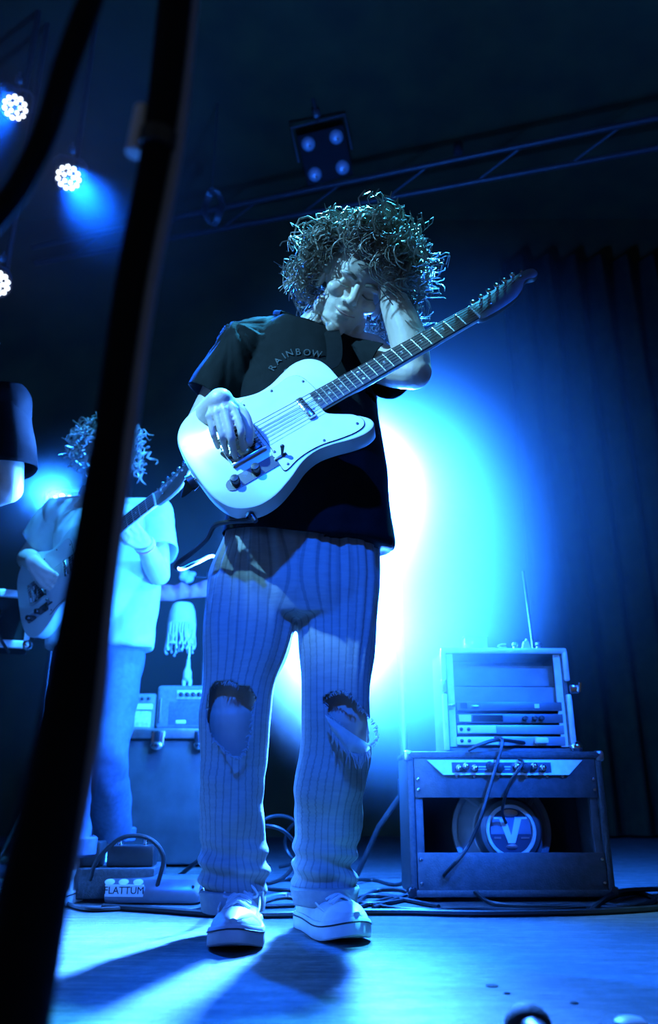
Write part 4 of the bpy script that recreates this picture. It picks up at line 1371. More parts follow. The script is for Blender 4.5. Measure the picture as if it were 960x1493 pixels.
def stripe_cloth():
    m = bpy.data.materials.new('pinstriped_linen')
    m.use_nodes = True
    nt = m.node_tree
    b = nt.nodes['Principled BSDF']
    at = nt.nodes.new('ShaderNodeAttribute')
    at.attribute_name = 'weft'
    sep = nt.nodes.new('ShaderNodeSeparateXYZ')
    nt.links.new(at.outputs['Vector'], sep.inputs[0])
    fr = nt.nodes.new('ShaderNodeMath')
    fr.operation = 'FRACT'
    nt.links.new(sep.outputs[0], fr.inputs[0])
    ds = nt.nodes.new('ShaderNodeMath')
    ds.operation = 'SUBTRACT'
    ds.inputs[1].default_value = 0.5
    nt.links.new(fr.outputs[0], ds.inputs[0])
    ab = nt.nodes.new('ShaderNodeMath')
    ab.operation = 'ABSOLUTE'
    nt.links.new(ds.outputs[0], ab.inputs[0])
    mr = nt.nodes.new('ShaderNodeMapRange')
    mr.interpolation_type = 'SMOOTHSTEP'
    mr.inputs['From Min'].default_value = 0.06
    mr.inputs['From Max'].default_value = 0.16
    nt.links.new(ab.outputs[0], mr.inputs['Value'])
    tc = nt.nodes.new('ShaderNodeTexCoord')
    mp = nt.nodes.new('ShaderNodeMapping')
    mp.inputs['Scale'].default_value = (30, 30, 160)
    nt.links.new(tc.outputs['Object'], mp.inputs['Vector'])
    nz = nt.nodes.new('ShaderNodeTexNoise')
    nz.inputs['Scale'].default_value = 1.0
    nz.inputs['Detail'].default_value = 5
    nt.links.new(mp.outputs['Vector'], nz.inputs['Vector'])
    mix = nt.nodes.new('ShaderNodeMix')
    mix.data_type = 'RGBA'
    mix.inputs['A'].default_value = (0.43, 0.42, 0.40, 1)
    mix.inputs['B'].default_value = (0.60, 0.585, 0.55, 1)
    nt.links.new(mr.outputs['Result'], mix.inputs['Factor'])
    ml = nt.nodes.new('ShaderNodeMix')
    ml.data_type = 'RGBA'
    ml.blend_type = 'MULTIPLY'
    ml.inputs['Factor'].default_value = 0.35
    nt.links.new(mix.outputs['Result'], ml.inputs['A'])
    nt.links.new(nz.outputs['Fac'], ml.inputs['B'])
    nt.links.new(ml.outputs['Result'], b.inputs['Base Color'])
    b.inputs['Roughness'].default_value = 0.85
    bp = nt.nodes.new('ShaderNodeBump')
    bp.inputs['Strength'].default_value = 0.35
    bp.inputs['Distance'].default_value = 0.003
    nt.links.new(nz.outputs['Fac'], bp.inputs['Height'])
    nt.links.new(bp.outputs['Normal'], b.inputs['Normal'])
    thin(m, 0.35)
    return m


def thin(m, k):
    """cloth that lets some light through"""
    nt = m.node_tree
    b = nt.nodes['Principled BSDF']
    out = nt.nodes['Material Output']
    tl = nt.nodes.new('ShaderNodeBsdfTranslucent')
    src = b.inputs['Base Color'].links[0].from_socket
    nt.links.new(src, tl.inputs['Color'])
    mx = nt.nodes.new('ShaderNodeMixShader')
    mx.inputs[0].default_value = k
    nt.links.new(b.outputs[0], mx.inputs[1])
    nt.links.new(tl.outputs[0], mx.inputs[2])
    nt.links.new(mx.outputs[0], out.inputs['Surface'])


def head_frame(c, f, roll, s):
    """face looks along f; crown tilted by roll (radians, towards +x in view)"""
    f = f.normalized()
    u0 = UPV * math.cos(roll) + RGT * math.sin(roll)
    u = (u0 - f * u0.dot(f)).normalized()
    x = (-f).cross(u)
    return basis(x * s, -f * s, u * s, c)


def head_solids(g, Mh):
    h = Geo()
    h.ell((0, 0.016, 0.036), (0.076, 0.096, 0.084), None, 24, 16)
    h.ell((0, -0.022, -0.028), (0.060, 0.072, 0.074), None, 20, 12)
    h.ell((0, -0.040, -0.070), (0.044, 0.046, 0.036), None, 18, 10)
    h.ell((0, -0.068, -0.094), (0.024, 0.022, 0.018))
    h.ell((0, -0.066, 0.040), (0.056, 0.028, 0.034))
    for s in (-1, 1):
        h.ell((s * 0.030, -0.080, 0.026), (0.024, 0.012, 0.008))
        h.ell((s * 0.040, -0.066, -0.014), (0.024, 0.022, 0.018))
        h.ell((s * 0.031, -0.072, 0.006), (0.0155, 0.0145, 0.0105))
        h.ell((s * 0.013, -0.098, -0.026), (0.0085, 0.010, 0.0075))
        h.ell((s * 0.052, -0.018, -0.062), (0.016, 0.036, 0.026))
        h.ell((s * 0.077, 0.008, -0.004), (0.010, 0.020, 0.030))
        h.ell((s * 0.081, 0.014, 0.004), (0.008, 0.018, 0.026))
    h.limb([(0, -0.084, 0.024), (0, -0.098, 0.0), (0, -0.112, -0.020)], [0.009, 0.0095, 0.0125], 12)
    h.ell((0, -0.088, -0.047), (0.022, 0.012, 0.0062))
    h.ell((0, -0.086, -0.059), (0.019, 0.013, 0.0072))
    g.add([Mh @ Vector(v) for v in h.v], h.f)


def face_parts(root, Mh, hairmat, closed=True):
    """eyebrows, lash lines and lips as pieces of their own"""
    off = Matrix.Translation(-root.location)
    for s in (-1, 1):
        e = Geo().tube(curve_pts([(s * 0.012, -0.090, 0.024), (s * 0.030, -0.0925, 0.031), (s * 0.048, -0.080, 0.026)], 6), [0.002] + [0.0042] * 11 + [0.0018], 6)
        obj('eyebrow', e.xf(off @ Mh), hairmat, root)
        l = Geo().tube(curve_pts([(s * 0.017, -0.0840, 0.003), (s * 0.031, -0.0885, -0.0005), (s * 0.045, -0.0800, 0.004)], 6), 0.0018, 5)
        obj('eyelashes', l.xf(off @ Mh), hairmat, root)
    m = Geo().tube(curve_pts([(-0.026, -0.088, -0.050), (-0.010, -0.0995, -0.0535), (0.010, -0.0995, -0.0535), (0.026, -0.088, -0.050)], 6), 0.0016, 5)
    obj('mouth_line', m.xf(off @ Mh), M_LIP, root)


def hand_solids(g, w, d, pn, curl=(0.5, 0.6, 0.4), s=1.0, side=1, thumb=0.7, spread=0.12):
    """w wrist, d pointing direction, pn palm normal (fingers curl that way); side = which side the thumb is on"""
    d = d.normalized()
    pn = (pn - d * pn.dot(d)).normalized()
    x = d.cross(pn).normalized() * side            # towards the thumb
    P_ = lambda a, b, c: w + (x * a + d * b + pn * c) * s
    g.limb([P_(0.008, 0.005, 0), P_(0.018, 0.045, 0), P_(0.026, 0.088, 0)], [0.023 * s, 0.022 * s, 0.014 * s], 12)
    g.limb([P_(-0.006, 0.005, 0), P_(-0.014, 0.045, 0), P_(-0.024, 0.078, 0)], [0.023 * s, 0.021 * s, 0.013 * s], 12)
    g.limb([P_(0, 0.01, 0), P_(0, 0.05, 0), P_(0, 0.085, 0)], [0.024 * s, 0.021 * s, 0.014 * s], 12)
    for k, (a, b, ln) in enumerate(((0.029, 0.088, 0.94), (0.009, 0.094, 1.04), (-0.011, 0.090, 0.97), (-0.029, 0.080, 0.78))):
        ang = 0.0
        p = P_(a, b, 0)
        pts, rad = [p], [0.0098 * s]
        sp = a * spread * 18
        for q, (L, c) in enumerate(zip((0.044, 0.027, 0.022), curl)):
            ang += c
            dv = (d * math.cos(ang) + pn * math.sin(ang) + x * sp * 0.25 * (1 if q == 0 else 0.5)).normalized()
            p = p + dv * L * ln * s
            pts.append(p)
            rad.append((0.0088, 0.0080, 0.0070)[q] * s)
        g.limb(pts, rad, 10, 3)
    t0 = P_(0.020, 0.022, 0.008)
    t1 = P_(0.042, 0.050, 0.020 * thumb)
    t2 = P_(0.050, 0.080, 0.034 * thumb)
    t3 = P_(0.050, 0.104, 0.046 * thumb)
    g.limb([t0, t1, t2, t3], [0.016 * s, 0.0125 * s, 0.0100 * s, 0.0080 * s], 10, 3)


def ringpx(xl, xr, py, Y, dep, n=32, p=2.3):
    a, b = P(xl, py, Y), P(xr, py, Y)
    c = (a + b) / 2
    rx = (b.x - a.x) / 2
    ry = rx * dep
    out = []
    for j in range(n):
        t = 2 * PI * j / n
        ct, st = math.cos(t), math.sin(t)
        out.append(c + Vector((rx * math.copysign(abs(ct) ** (2 / p), ct), ry * math.copysign(abs(st) ** (2 / p), st), 0)))
    return out


def interp_rings(spec, per=4):
    """spec rows of numbers -> smoother list of rows"""
    a = np.array(spec, float)
    out = []
    for i in range(len(a) - 1):
        p0, p1, p2, p3 = a[max(i - 1, 0)], a[i], a[i + 1], a[min(i + 2, len(a) - 1)]
        for k in range(per):
            t = k / per
            out.append(0.5 * (2 * p1 + (p2 - p0) * t + (2 * p0 - 5 * p1 + 4 * p2 - p3) * t * t + (3 * p1 - p0 - 3 * p2 + p3) * t ** 3))
    out.append(a[-1])
    return out


def nz3(x, y, z):
    return noise.noise(Vector((x, y, z)))


def shoe(root, heel, toe, canvas=None, dark_sole=True):
    """low canvas sneaker with rubber foxing, toe cap and laces"""
    h = Vector((heel.x, heel.y, 0))
    t_ = Vector((toe.x, toe.y, 0))
    d = (t_ - h).normalized()
    L = 0.292
    x = d
    z = Vector((0, 0, 1))
    y = z.cross(x)
    Ms = Matrix.Translation(-root.location) @ basis(x, y, z, h)
    canvas = canvas or M_CANVAS
    wf = lambda u: (0.036 + 0.014 * min(1, max(0, (u - 0.08) / 0.10))) * min(1, (max(u, 0.0) / 0.03 + 0.15)) ** 0.5 * min(1, max(0.0, (L - u) / 0.055 + 0.02)) ** 0.5
    # foxing strip / sole
    out = []
    us = np.concatenate([np.linspace(0.0, 0.05, 7), np.linspace(0.07, 0.22, 8), np.linspace(0.235, L, 9)])
    left = [(u, wf(u) + 0.003) for u in us]
    right = [(u, -wf(u) - 0.003) for u in us[::-1]]
    sole = Geo()
    ol = left + right
    n = len(ol)
    spring = lambda u: 0.016 * max(0, (u - 0.19) / 0.10) ** 2
    rings = []
    for zz, k in ((0.001, 0.96), (0.004, 1.0), (0.030, 1.0), (0.034, 0.96)):
        rings.append([Vector((0.146 + (u - 0.146) * (1 + (k - 1) * 0.5), v * k, zz + spring(u))) for u, v in ol])
    sole.loft(rings)
    so = obj('sole', sole.xf(Ms), M_RUBW, root, smooth=40)
    # dark line around the sole
    ln = Geo().tube([(u * 1.0, v * 1.012, 0.026 + spring(u)) for u, v in ol] + [(ol[0][0], ol[0][1] * 1.012, 0.026)], 0.0016, 5, cap=False)
    obj('sole_stripe', ln.xf(Ms), M_BLK, so)
    # upper
    ht = lambda u: 0.078 if u < 0.07 else (0.078 - 0.038 * min(1, (u - 0.07) / 0.13) ** 0.9 if u < 0.20 else 0.040 - 0.002 * (u - 0.2) / 0.09)
    rings = []
    for u in np.linspace(0.004, L - 0.004, 22):
        w = wf(u) * 0.97
        hh = ht(u) * (1 if u < L - 0.05 else max(0.35, math.sqrt(max(0.0, (L - u) / 0.05))))
        ring = []
        for j in range(17):
            a = PI * j / 16
            ring.append(Vector((u, w * math.cos(a) * (1 - 0.18 * math.sin(a)), 0.028 + spring(u) + hh * math.sin(a) ** 0.8)))
        rings.append(ring)
    up = obj('upper', Geo().loft(rings).xf(Ms), canvas, root, smooth=60)
    # toe cap
    rings = []
    for u in np.linspace(L - 0.062, L - 0.002, 9):
        w = wf(u) * 0.985
        hh = (ht(u) * (1 if u < L - 0.05 else max(0.35, math.sqrt(max(0.0, (L - u) / 0.05))))) + 0.002
        rings.append([Vector((u + 0.001 - 0.014 * (1 - math.sin(PI * j / 16)), w * math.cos(PI * j / 16) * (1 - 0.18 * math.sin(PI * j / 16)), 0.029 + spring(u) + hh * math.sin(PI * j / 16) ** 0.8)) for j in range(17)])
    obj('toe_cap', Geo().loft(rings).xf(Ms), M_RUBW, root, smooth=60)
    # laces
    for k in range(5):
        u = 0.118 + k * 0.022
        za, zb = 0.030 + ht(u) * 0.93, 0.031 + ht(u + 0.012) * 0.99
        for s in (-1, 1):
            obj('lace', Geo().tube(curve_pts([(u, s * 0.024, za), (u + 0.006, 0, zb + 0.009), (u + 0.014, -s * 0.024, 0.030 + ht(u + 0.014) * 0.92)], 5), 0.0028, 6).xf(Ms), M_RUBW, up)
    for s in (-1, 1):
        g = Geo().tube(curve_pts([(0.125, 0, 0.094), (0.130, s * 0.018, 0.100), (0.148, s * 0.034, 0.084), (0.150, s * 0.022, 0.080), (0.130, 0, 0.090)], 6), 0.0026, 6)
        obj('lace_bow', g.xf(Ms), M_RUBW, up)
    for s in (-1, 1):
        tg = Geo().tube(curve_pts([(0.100, s * 0.034, 0.084), (0.135, s * 0.038, 0.074), (0.175, s * 0.040, 0.062), (0.212, s * 0.036, 0.052)], 5), 0.0020, 5)
        obj('seam', tg.xf(Ms), M_CANVAS, up)
    return so


def curls(root, Mh, n, lmin, lmax, rad, curl_r, mat, droop=1.0, face_gap=0.062, seed=3, name='hair', turns=(1.6, 3.2), strands=1):
    rd = random.Random(seed)
    g = Geo()
    Mi = Mh.inverted()
    s = Mh.to_scale()[0]
    cap = Geo()
    for k in range(240):
        v = Vector((rd.gauss(0, 1), rd.gauss(0, 1), rd.gauss(0, 1))).normalized()
        if v.z < -0.25 or (v.y < -0.25 and v.z < 0.62):
            continue
        c = Vector((v.x * 0.078, 0.016 + v.y * 0.098, 0.036 + v.z * 0.088))
        cap.ell(Mh @ c, [s * rd.uniform(0.016, 0.026)] * 3, None, 8, 6)
    cap.ell(Mh @ Vector((0, 0.024, 0.040)), (0.082 * s, 0.095 * s, 0.086 * s), None, 16, 10) if False else None
    made = 0
    grav = Vector((0, 0, -1))
    tries = 0
    while made < n and tries < n * 20:
        tries += 1
        v = Vector((rd.gauss(0, 1), rd.gauss(0, 1), rd.gauss(0, 1))).normalized()
        if v.z < -0.45 or (v.y < -0.15 and v.z < 0.50):
            continue
        p = Mh @ Vector((v.x * 0.078, 0.016 + v.y * 0.098, 0.036 + v.z * 0.088))
        nrm = ((Mh.to_3x3() @ Vector((v.x / 0.078, v.y / 0.098, v.z / 0.088)))).normalized()
        L = rd.uniform(lmin, lmax) * s
        sd = Vector((rd.gauss(0, 1), rd.gauss(0, 1), rd.gauss(0, 0.6))) * 0.32
        m = 16
        tn = rd.uniform(*turns)
        ph = rd.uniform(0, 6.28)
        cr = curl_r * rd.uniform(0.5, 1.25) * s
        pts, rr = [], []
        q = p.copy()
        r0 = rad * rd.uniform(0.7, 1.3)
        for i in range(m):
            t = i / (m - 1)
            dv = (nrm * (1 - t) ** 1.3 * 1.1 + grav * (t * 1.25 * droop) + sd * (0.4 + t)).normalized()
            e1 = dv.orthogonal().normalized()
            e2 = dv.cross(e1)
            a = ph + tn * 2 * PI * t
            w = min(1, t * 3.0)
            pt = q + (e1 * math.cos(a) + e2 * math.sin(a)) * cr * w
            lc = Mi @ pt
            if lc.y < 0.02 and lc.z < 0.055 and abs(lc.x) < face_gap:      # keep the face free
                lc.x = math.copysign(face_gap + 0.02 * rd.random(), lc.x)
                pt = Mh @ lc
            pts.append(pt)
            rr.append(r0 * (1 - 0.75 * t) * (0.55 + 0.45 * min(1, t * 5)))
            q = q + dv * L / (m - 1)
        for q_ in range(strands):
            o_ = Vector((rd.gauss(0, 1), rd.gauss(0, 1), rd.gauss(0, 1))) * (r0 * 0.75 if strands > 1 else 0)
            w_ = Vector((rd.gauss(0, 1), rd.gauss(0, 1), rd.gauss(0, 1))) * r0 * (0.8 if strands > 1 else 0)
            k_ = (0.50 if strands > 1 else 1.0) * rd.uniform(0.7, 1.2)
            g.tube([p_ + o_ * min(1, 3 * i_ / m) + w_ * (i_ / m) ** 2 * 2 for i_, p_ in enumerate(pts)], [r_ * k_ for r_ in rr], 5, True, 0.7)
        made += 1
    cm = remesh(cap, 0.006, 2)
    cg = Geo().add([v.co.copy() for v in cm.vertices], [list(p.vertices) for p in cm.polygons])
    g.add(cg.v, cg.f)
    return wobj(name, g, mat, root, 60)


# ------------------------------------------------------------------ the player in front
def main_player():
    base = Vector((-0.09, 1.80, 0))
    root = thing('person', base, 'guitarist with big curly hair in black T-shirt and torn striped trousers, hand on head', 'person')
    S1, E1 = P(354, 512, 1.76), P(291, 628, 1.79)
    S2, E2 = P(536, 520, 1.76), P(604, 542, 1.655)
    W2 = P(563, 398, 1.625)
    H1, K1, A1 = P(376, 810, 1.80), P(339, 1045, 1.752), P(342, 1316, 1.835)
    H2, K2, A2 = P(488, 815, 1.81), P(500, 1050, 1.758), P(468, 1308, 1.905)
    Hc = P(513, 424, 1.69)
    f = ((CAM - Hc).normalized() + RGT * 0.10 + Vector((0, 0, -0.05)))
    Mh = head_frame(Hc, f, R(27), 1.06)

    def gp(px, py, zo):
        """point over the guitar face at height zo"""
        d = ray(px, py)
        n = GM.to_3x3() @ Vector((0, 0, 1))
        o = GM @ Vector((0, 0, zo))
        return CAM + d * ((o - CAM).dot(n) / d.dot(n))
    W1 = gp(322, 585, 0.070)
    g = Geo()
    head_solids(g, Mh)
    nb = Mh @ Vector((0, 0.030, -0.075))
    g.limb([P(458, 505, 1.80), P(462, 482, 1.79), nb, Mh @ Vector((0, 0.02, -0.02))], [0.070, 0.056, 0.053, 0.05], 20)
    # trunk (under the shirt)
    g.limb([P(440, 800, 1.79), P(444, 700, 1.79), P(446, 600, 1.79), P(452, 530, 1.79)], [0.095, 0.092, 0.105, 0.090], 24)
    g.limb([S1, P(450, 512, 1.79), S2], [0.060, 0.07, 0.060], 20)
    # right arm with picking hand
    g.limb([S1, (S1 + E1) / 2, E1], [0.052, 0.047, 0.041], 18)
    g.limb([E1, E1 * 0.55 + W1 * 0.45 + Vector((0, 0, -0.006)), W1], [0.042, 0.043, 0.029], 18)
    kn = [gp(341, 597, 0.072), gp(328, 598, 0.078), gp(316, 603, 0.074), gp(306, 607, 0.064)]
    tips = [gp(355, 655, 0.018), gp(343, 666, 0.016), gp(331, 660, 0.014), gp(318, 652, 0.012)]
    mids = [gp(352, 626, 0.062), gp(337, 634, 0.064), gp(324, 634, 0.060), gp(311, 632, 0.050)]
    rads = [0.0086, 0.0088, 0.0083, 0.0075]
    for k in range(4):
        m1 = mids[k]
        m2 = m1 * 0.45 + tips[k] * 0.55 + (GM.to_3x3() @ Vector((0, 0, 1))) * 0.010
        g.limb([kn[k], m1, m2, tips[k]], [rads[k] * 1.12, rads[k], rads[k] * 0.92, rads[k] * 0.80], 12, 4)
        g.limb([W1 + (kn[k] - W1) * 0.05, W1 * 0.5 + kn[k] * 0.5, kn[k]], [0.0175, 0.0145, 0.0105], 12, 4)
    th = [gp(338, 590, 0.050), gp(356, 606, 0.046), gp(364, 628, 0.036), gp(364, 646, 0.022)]
    g.limb(th, [0.017, 0.0135, 0.0110, 0.0085], 12, 4)
    # left arm raised to the head
    g.limb([S2, (S2 + E2) / 2 + Vector((0, 0, -0.01)), E2], [0.054, 0.048, 0.043], 18)
    g.limb([E2, E2 * 0.66 + W2 * 0.34 + Vector((0.008, 0, 0)), E2 * 0.3 + W2 * 0.7, W2], [0.042, 0.046, 0.036, 0.0285], 18)
    hd = (P(546, 352, 1.60) - W2)
    hand_solids(g, W2, hd, Vector((-0.5, 0.6, -0.2)), (0.35, 0.5, 0.4), 0.98, 1, 0.8)
    # legs
    for Hh, K, A in ((H1, K1, A1), (H2, K2, A2)):
        g.limb([Hh, Hh * 0.5 + K * 0.5, K + Vector((0, 0, 0.05)), K], [0.076, 0.060, 0.052, 0.052], 20)
        g.limb([K, K * 0.65 + A * 0.35 + Vector((0, 0.012, 0)), A], [0.055, 0.055, 0.036], 20)
        fd_ = Vector((0.40, -0.92, 0)) if A is A2 else Vector((0.02, -1, 0))
        g.limb([A, A + fd_ * 0.05 + Vector((0, 0, -0.03)), A + fd_ * 0.12 + Vector((0, 0, -0.035))], [0.034, 0.028, 0.018], 14)
    body = remesh(g, 0.0034, 3)
    wobj('body', body, M_SKIN, root)
    face_parts(root, Mh, M_HAIR)

    # ---- trousers
    tg = Geo()
    pel = [(336, 548, 745, 1.79, .50), (328, 551, 785, 1.79, .54), (309, 552, 830, 1.79, .60), (302, 550, 870, 1.785, .60), (303, 545, 905, 1.78, .52)]
    tg.loft([ringpx(*r[:4], r[4], 36) for r in interp_rings(pel, 4)])
    lg1 = [(306, 425, 850, 1.78, .98), (299, 430, 905, 1.765, .98), (298, 420, 955, 1.745, .95), (297, 402, 1000, 1.735, .95), (292, 394, 1050, 1.735, .95), (293, 391, 1100, 1.755, .98), (291, 388, 1180, 1.79, 1.0), (291, 385, 1250, 1.815, 1.02), (296, 383, 1295, 1.825, 1.05), (300, 381, 1324, 1.826, 1.08)]
    lg2 = [(432, 552, 850, 1.79, .98), (436, 548, 930, 1.77, .95), (439, 541, 1000, 1.745, .92), (440, 540, 1050, 1.745, .92), (438, 541, 1100, 1.765, .95), (431, 534, 1150, 1.79, 1.0), (430, 523, 1200, 1.83, 1.0), (431, 521, 1250, 1.865, 1.05), (428, 520, 1290, 1.880, 1.1), (432, 516, 1313, 1.880, 1.10)]
    for lg in (lg1, lg2):
        tg.loft([ringpx(*r[:4], r[4], 32) for r in interp_rings(lg, 5)])
    tr = remesh(tg, 0.0052, 5)
    zk = K1.z
    axis = {}
    for lg, key in ((lg1, 0), (lg2, 1)):
        rows = interp_rings(lg, 8)
        axis[key] = [((P(r[0], r[2], r[3]) + P(r[1], r[2], r[3])) / 2, r) for r in rows]
    split = [(P(435, y, 1.77).z, P(xm, y, 1.77).x) for y, xm in ((740, 440), (920, 434), (1000, 421), (1100, 415), (1200, 408), (1320, 404))]

    def legkey(c):
        for (z0, x0), (z1, x1) in zip(split, split[1:]):
            if z0 >= c[2] >= z1:
                t = (z0 - c[2]) / (z0 - z1)
                return 0 if c[0] < x0 + (x1 - x0) * t else 1
        return 0 if c[0] < split[-1][1] else 1

    def centre(c, k):
        best = min(axis[k], key=lambda q: abs(q[0].z - c[2]))
        return best[0]

    def folds(c, n):
        x, y, z = c
        k = legkey(c)
        ce = centre(c, k)
        ang = math.atan2(y - ce.y, x - ce.x)
        up = max(0.0, min(1.0, (z - 0.45) / 0.3))
        low = max(0.0, min(1.0, (0.42 - z) / 0.25))
        d = up * (0.012 * nz3(math.cos(ang) * 2.6 + 5 * k, math.sin(ang) * 2.6, z * 1.6) + 0.0075 * nz3(math.cos(ang) * 6 + 3, math.sin(ang) * 6, z * 2.5 + k))
        # slanting drag lines below the knee
        d += low * (0.016 * nz3(x * 9 + z * 7, y * 9, z * 8 - x * 10 + 3 * k) + 0.009 * nz3(x * 18 + z * 18, y * 16, z * 16 - x * 9 + k))
        d += 0.004 * nz3(x * 12, y * 12, z * 9 + 7)
        if z < 0.20:
            d += 0.006 * math.sin(z * 150 + 2 * math.cos(ang) + 2.5 * k) * min(1, (0.20 - z) / 0.06)
        return d * max(0.0, min(1.0, (z - 0.045) / 0.06))
    displace(tr, folds)
    # torn knees
    hole1 = [(315, 994), (330, 992), (345, 997), (366, 1001), (374, 1014), (370, 1040), (366, 1070), (357, 1098), (344, 1105), (326, 1092), (309, 1074), (301, 1050), (300, 1025), (306, 1003)]
    hole2 = [(472, 1016), (484, 1009), (500, 1008), (512, 1012), (526, 1030), (546, 1052), (551, 1068), (546, 1084), (532, 1086), (512, 1074), (496, 1056), (480, 1044), (474, 1030)]

    def torn(c, n):
        if n.y > 0.35:
            return False
        q = proj(c)
        if not (980 < q[1] < 1110):
            return False
        jit = 2.2 * nz3(c.x * 160, c.y * 160, c.z * 160)
        return inpoly(q[0] + jit, q[1] + jit, hole1) or inpoly(q[0] + jit, q[1] - jit, hole2)
    carve(tr, torn)
    cut(tr, P(440, 752, 1.70), (0, 0, 1))
    cut(tr, P(340, 1322, 1.78), (0, 0.1, -1))
    at = tr.attributes.new('weft', 'FLOAT_VECTOR', 'POINT')
    vals = []
    for v in tr.vertices:
        k = legkey(v.co)
        ce = centre(v.co, k)
        vals += [math.atan2(v.co.x - ce.x, -(v.co.y - ce.y)) * 30 / (2 * PI) + 0.25, 0, 0]
    at.data.foreach_set('vector', vals)
    M_PIN = stripe_cloth()
    tro = wobj('trousers', tr, M_PIN, root)
    thicken(tro, 0.003)
    # turned-up cuffs
    for lg, k, slope in ((lg1, 0, 0.0), (lg2, 1, 0.0)):
        r0, r1 = lg[-2], lg[-1]
        a = ringpx(r0[0] - 3, r0[1] + 3, r0[2] + 4, r0[3], r0[4] * 1.05, 32)
        b = ringpx(r1[0] - 3, r1[1] + 3, r1[2] + 1, r1[3], r1[4] * 1.05, 32)
        b2 = ringpx(r1[0] - 1, r1[1] + 1, r1[2] + 3, r1[3], r1[4] * 1.0, 32)
        a2 = ringpx(r0[0] - 1, r0[1] + 1, r0[2] + 2, r0[3], r0[4] * 1.0, 32)
        mid = [(p * 0.5 + q * 0.5) * 1.0 for p, q in zip(a, b)]
        rings = [a2, a, mid, b, b2]
        rings = [[q + Vector((0.004 * nz3(q.x * 30, q.y * 30, i), 0.004 * nz3(q.x * 30, q.y * 30, i + 9), 0.003 * nz3(q.x * 22, q.y * 22, i * 3))) for q in r] for i, r in enumerate(rings)]
        co = wobj('cuff', Geo().loft(rings, cap=False), M_CUFF, tro if False else root, 60)
        thicken(co, 0.003)
    # frayed threads and the loose flap of the right knee
    rd = random.Random(5)
    for hole, Yk in ((hole1, 1.66), (hole2, 1.655)):
        fr = Geo()
        pts2 = closed_spline([(x, y) for x, y in hole], 8)
        for (x, y) in pts2:
            for q in range(2):
                Yq = Yk + 0.0011 * (abs(x - (337 if hole is hole1 else 505))) ** 1.0
                a = P(x + rd.uniform(-1.5, 1.5), y + rd.uniform(-1.5, 1.5), Yq)
                cx_, cy_ = (338, 1050) if hole is hole1 else (510, 1045)
                ln = rd.uniform(0.004, 0.013)
                dirv = Vector((cx_ - x, 0, (y - cy_))).normalized() * 0.4 + Vector((rd.uniform(-.6, .6), -0.4, -0.6 if y > cy_ else -0.5))
                b = a + dirv.normalized() * ln
                fr.tube([a, (a + b) / 2 + Vector((rd.uniform(-.002, .002), 0, 0)), b], [0.0010, 0.0008, 0.0004], 4)
        wobj('frayed_threads', fr, M_CUFF, root, 60)['kind'] = 'stuff'
    fl = Geo()
    rows = []
    for v in np.linspace(0, 1, 6):
        row = []
        for u in np.linspace(0, 1, 12):
            x = 474 + u * 62 + 4 * v
            y = 1042 + u * 42 + v * (10 + 22 * math.sin(u * PI)) + 3 * math.sin(u * 17) * v
            row.append(P(x, y, 1.640 - 0.012 * math.sin(v * PI) + 0.03 * abs(u - 0.4)))
        rows.append(row)
    fl.loft(rows, cap=False, close=False)
    for u in np.linspace(0.05, 0.98, 40):
        x = 478 + u * 62
        y = 1052 + u * 42 + 22 * math.sin(u * PI)
        a = P(x, y, 1.638 + 0.03 * abs(u - 0.4))
        ln = rd.uniform(0.008, 0.035)
        b = a + Vector((rd.uniform(-.4, .4), 0, -1)).normalized() * ln
        fl.tube([a, (a + b) / 2 + Vector((rd.uniform(-.003, .003), -0.002, 0)), b], [0.0011, 0.0009, 0.0004], 4)
    fo = wobj('torn_flap', fl, M_CUFF, root, 60)

    # ---- T-shirt
    sg = Geo()
    tor = [(408, 502, 480, 1.79, .95), (372, 524, 497, 1.785, .72), (354, 541, 530, 1.78, .64), (352, 548, 580, 1.775, .64), (348, 555, 640, 1.775, .63), (340, 563, 700, 1.78, .62), (331, 569, 760, 1.785, .62), (326, 573, 800, 1.79, .62)]
    sg.loft([ringpx(*r[:4], r[4], 36) for r in interp_rings(tor, 4)])
    sg.limb([P(452, 497, 1.79), P(405, 497, 1.78), S1 + Vector((0, 0, 0.012))], [0.062, 0.060, 0.064], 20)
    sg.limb([P(462, 497, 1.79), P(505, 505, 1.78), S2 + Vector((0, 0, 0.008))], [0.062, 0.060, 0.062], 20)
    e1d = (E1 - S1).normalized()
    sg.limb([S1 + Vector((0.01, 0, -0.01)), S1 * 0.5 + E1 * 0.5, S1 + (E1 - S1) * 0.95], [0.070, 0.072, 0.074], 20)
    e2d = (E2 - S2).normalized()
    sg.limb([S2 + Vector((-0.01, 0, -0.005)), S2 + (E2 - S2) * 0.5 + Vector((0, 0, -0.012)), S2 + (E2 - S2) * 0.9 + Vector((0, 0, -0.02))], [0.066, 0.070, 0.072], 20)
    sh = remesh(sg, 0.0050, 6)

    def crease(c, n):
        x, y, z = c
        d = 0.005 + 0.011 * nz3(x * 7 + z * 2, y * 7, z * 2.4) + 0.0085 * nz3(x * 16 + z * 5 * (1 if x < 0 else -1), y * 10, z * 5 + 4)
        if x < -0.16 and z > 1.1:                                   # fan of folds on the sleeve
            a = math.atan2(z - S1.z - 0.05, x - S1.x + 0.02)
            d += 0.007 * nz3(a * 5, z * 2, 3.3) + 0.003 * nz3(a * 11, z * 4, 1.3)
        return d
    displace(sh, crease)
    cut(sh, P(445, 775, 1.67), (-0.13, 0, -1))
    cut(sh, S1 + (E1 - S1) * 0.64, e1d + Vector((-0.1, 0, 0.05)), (S1, E1), 0.098)
    cut(sh, S2 + (E2 - S2) * 0.60, e2d, (S2, E2), 0.098)
    nkd = (nb - P(460, 492, 1.79)).normalized()
    nkc = P(458, 479, 1.775)
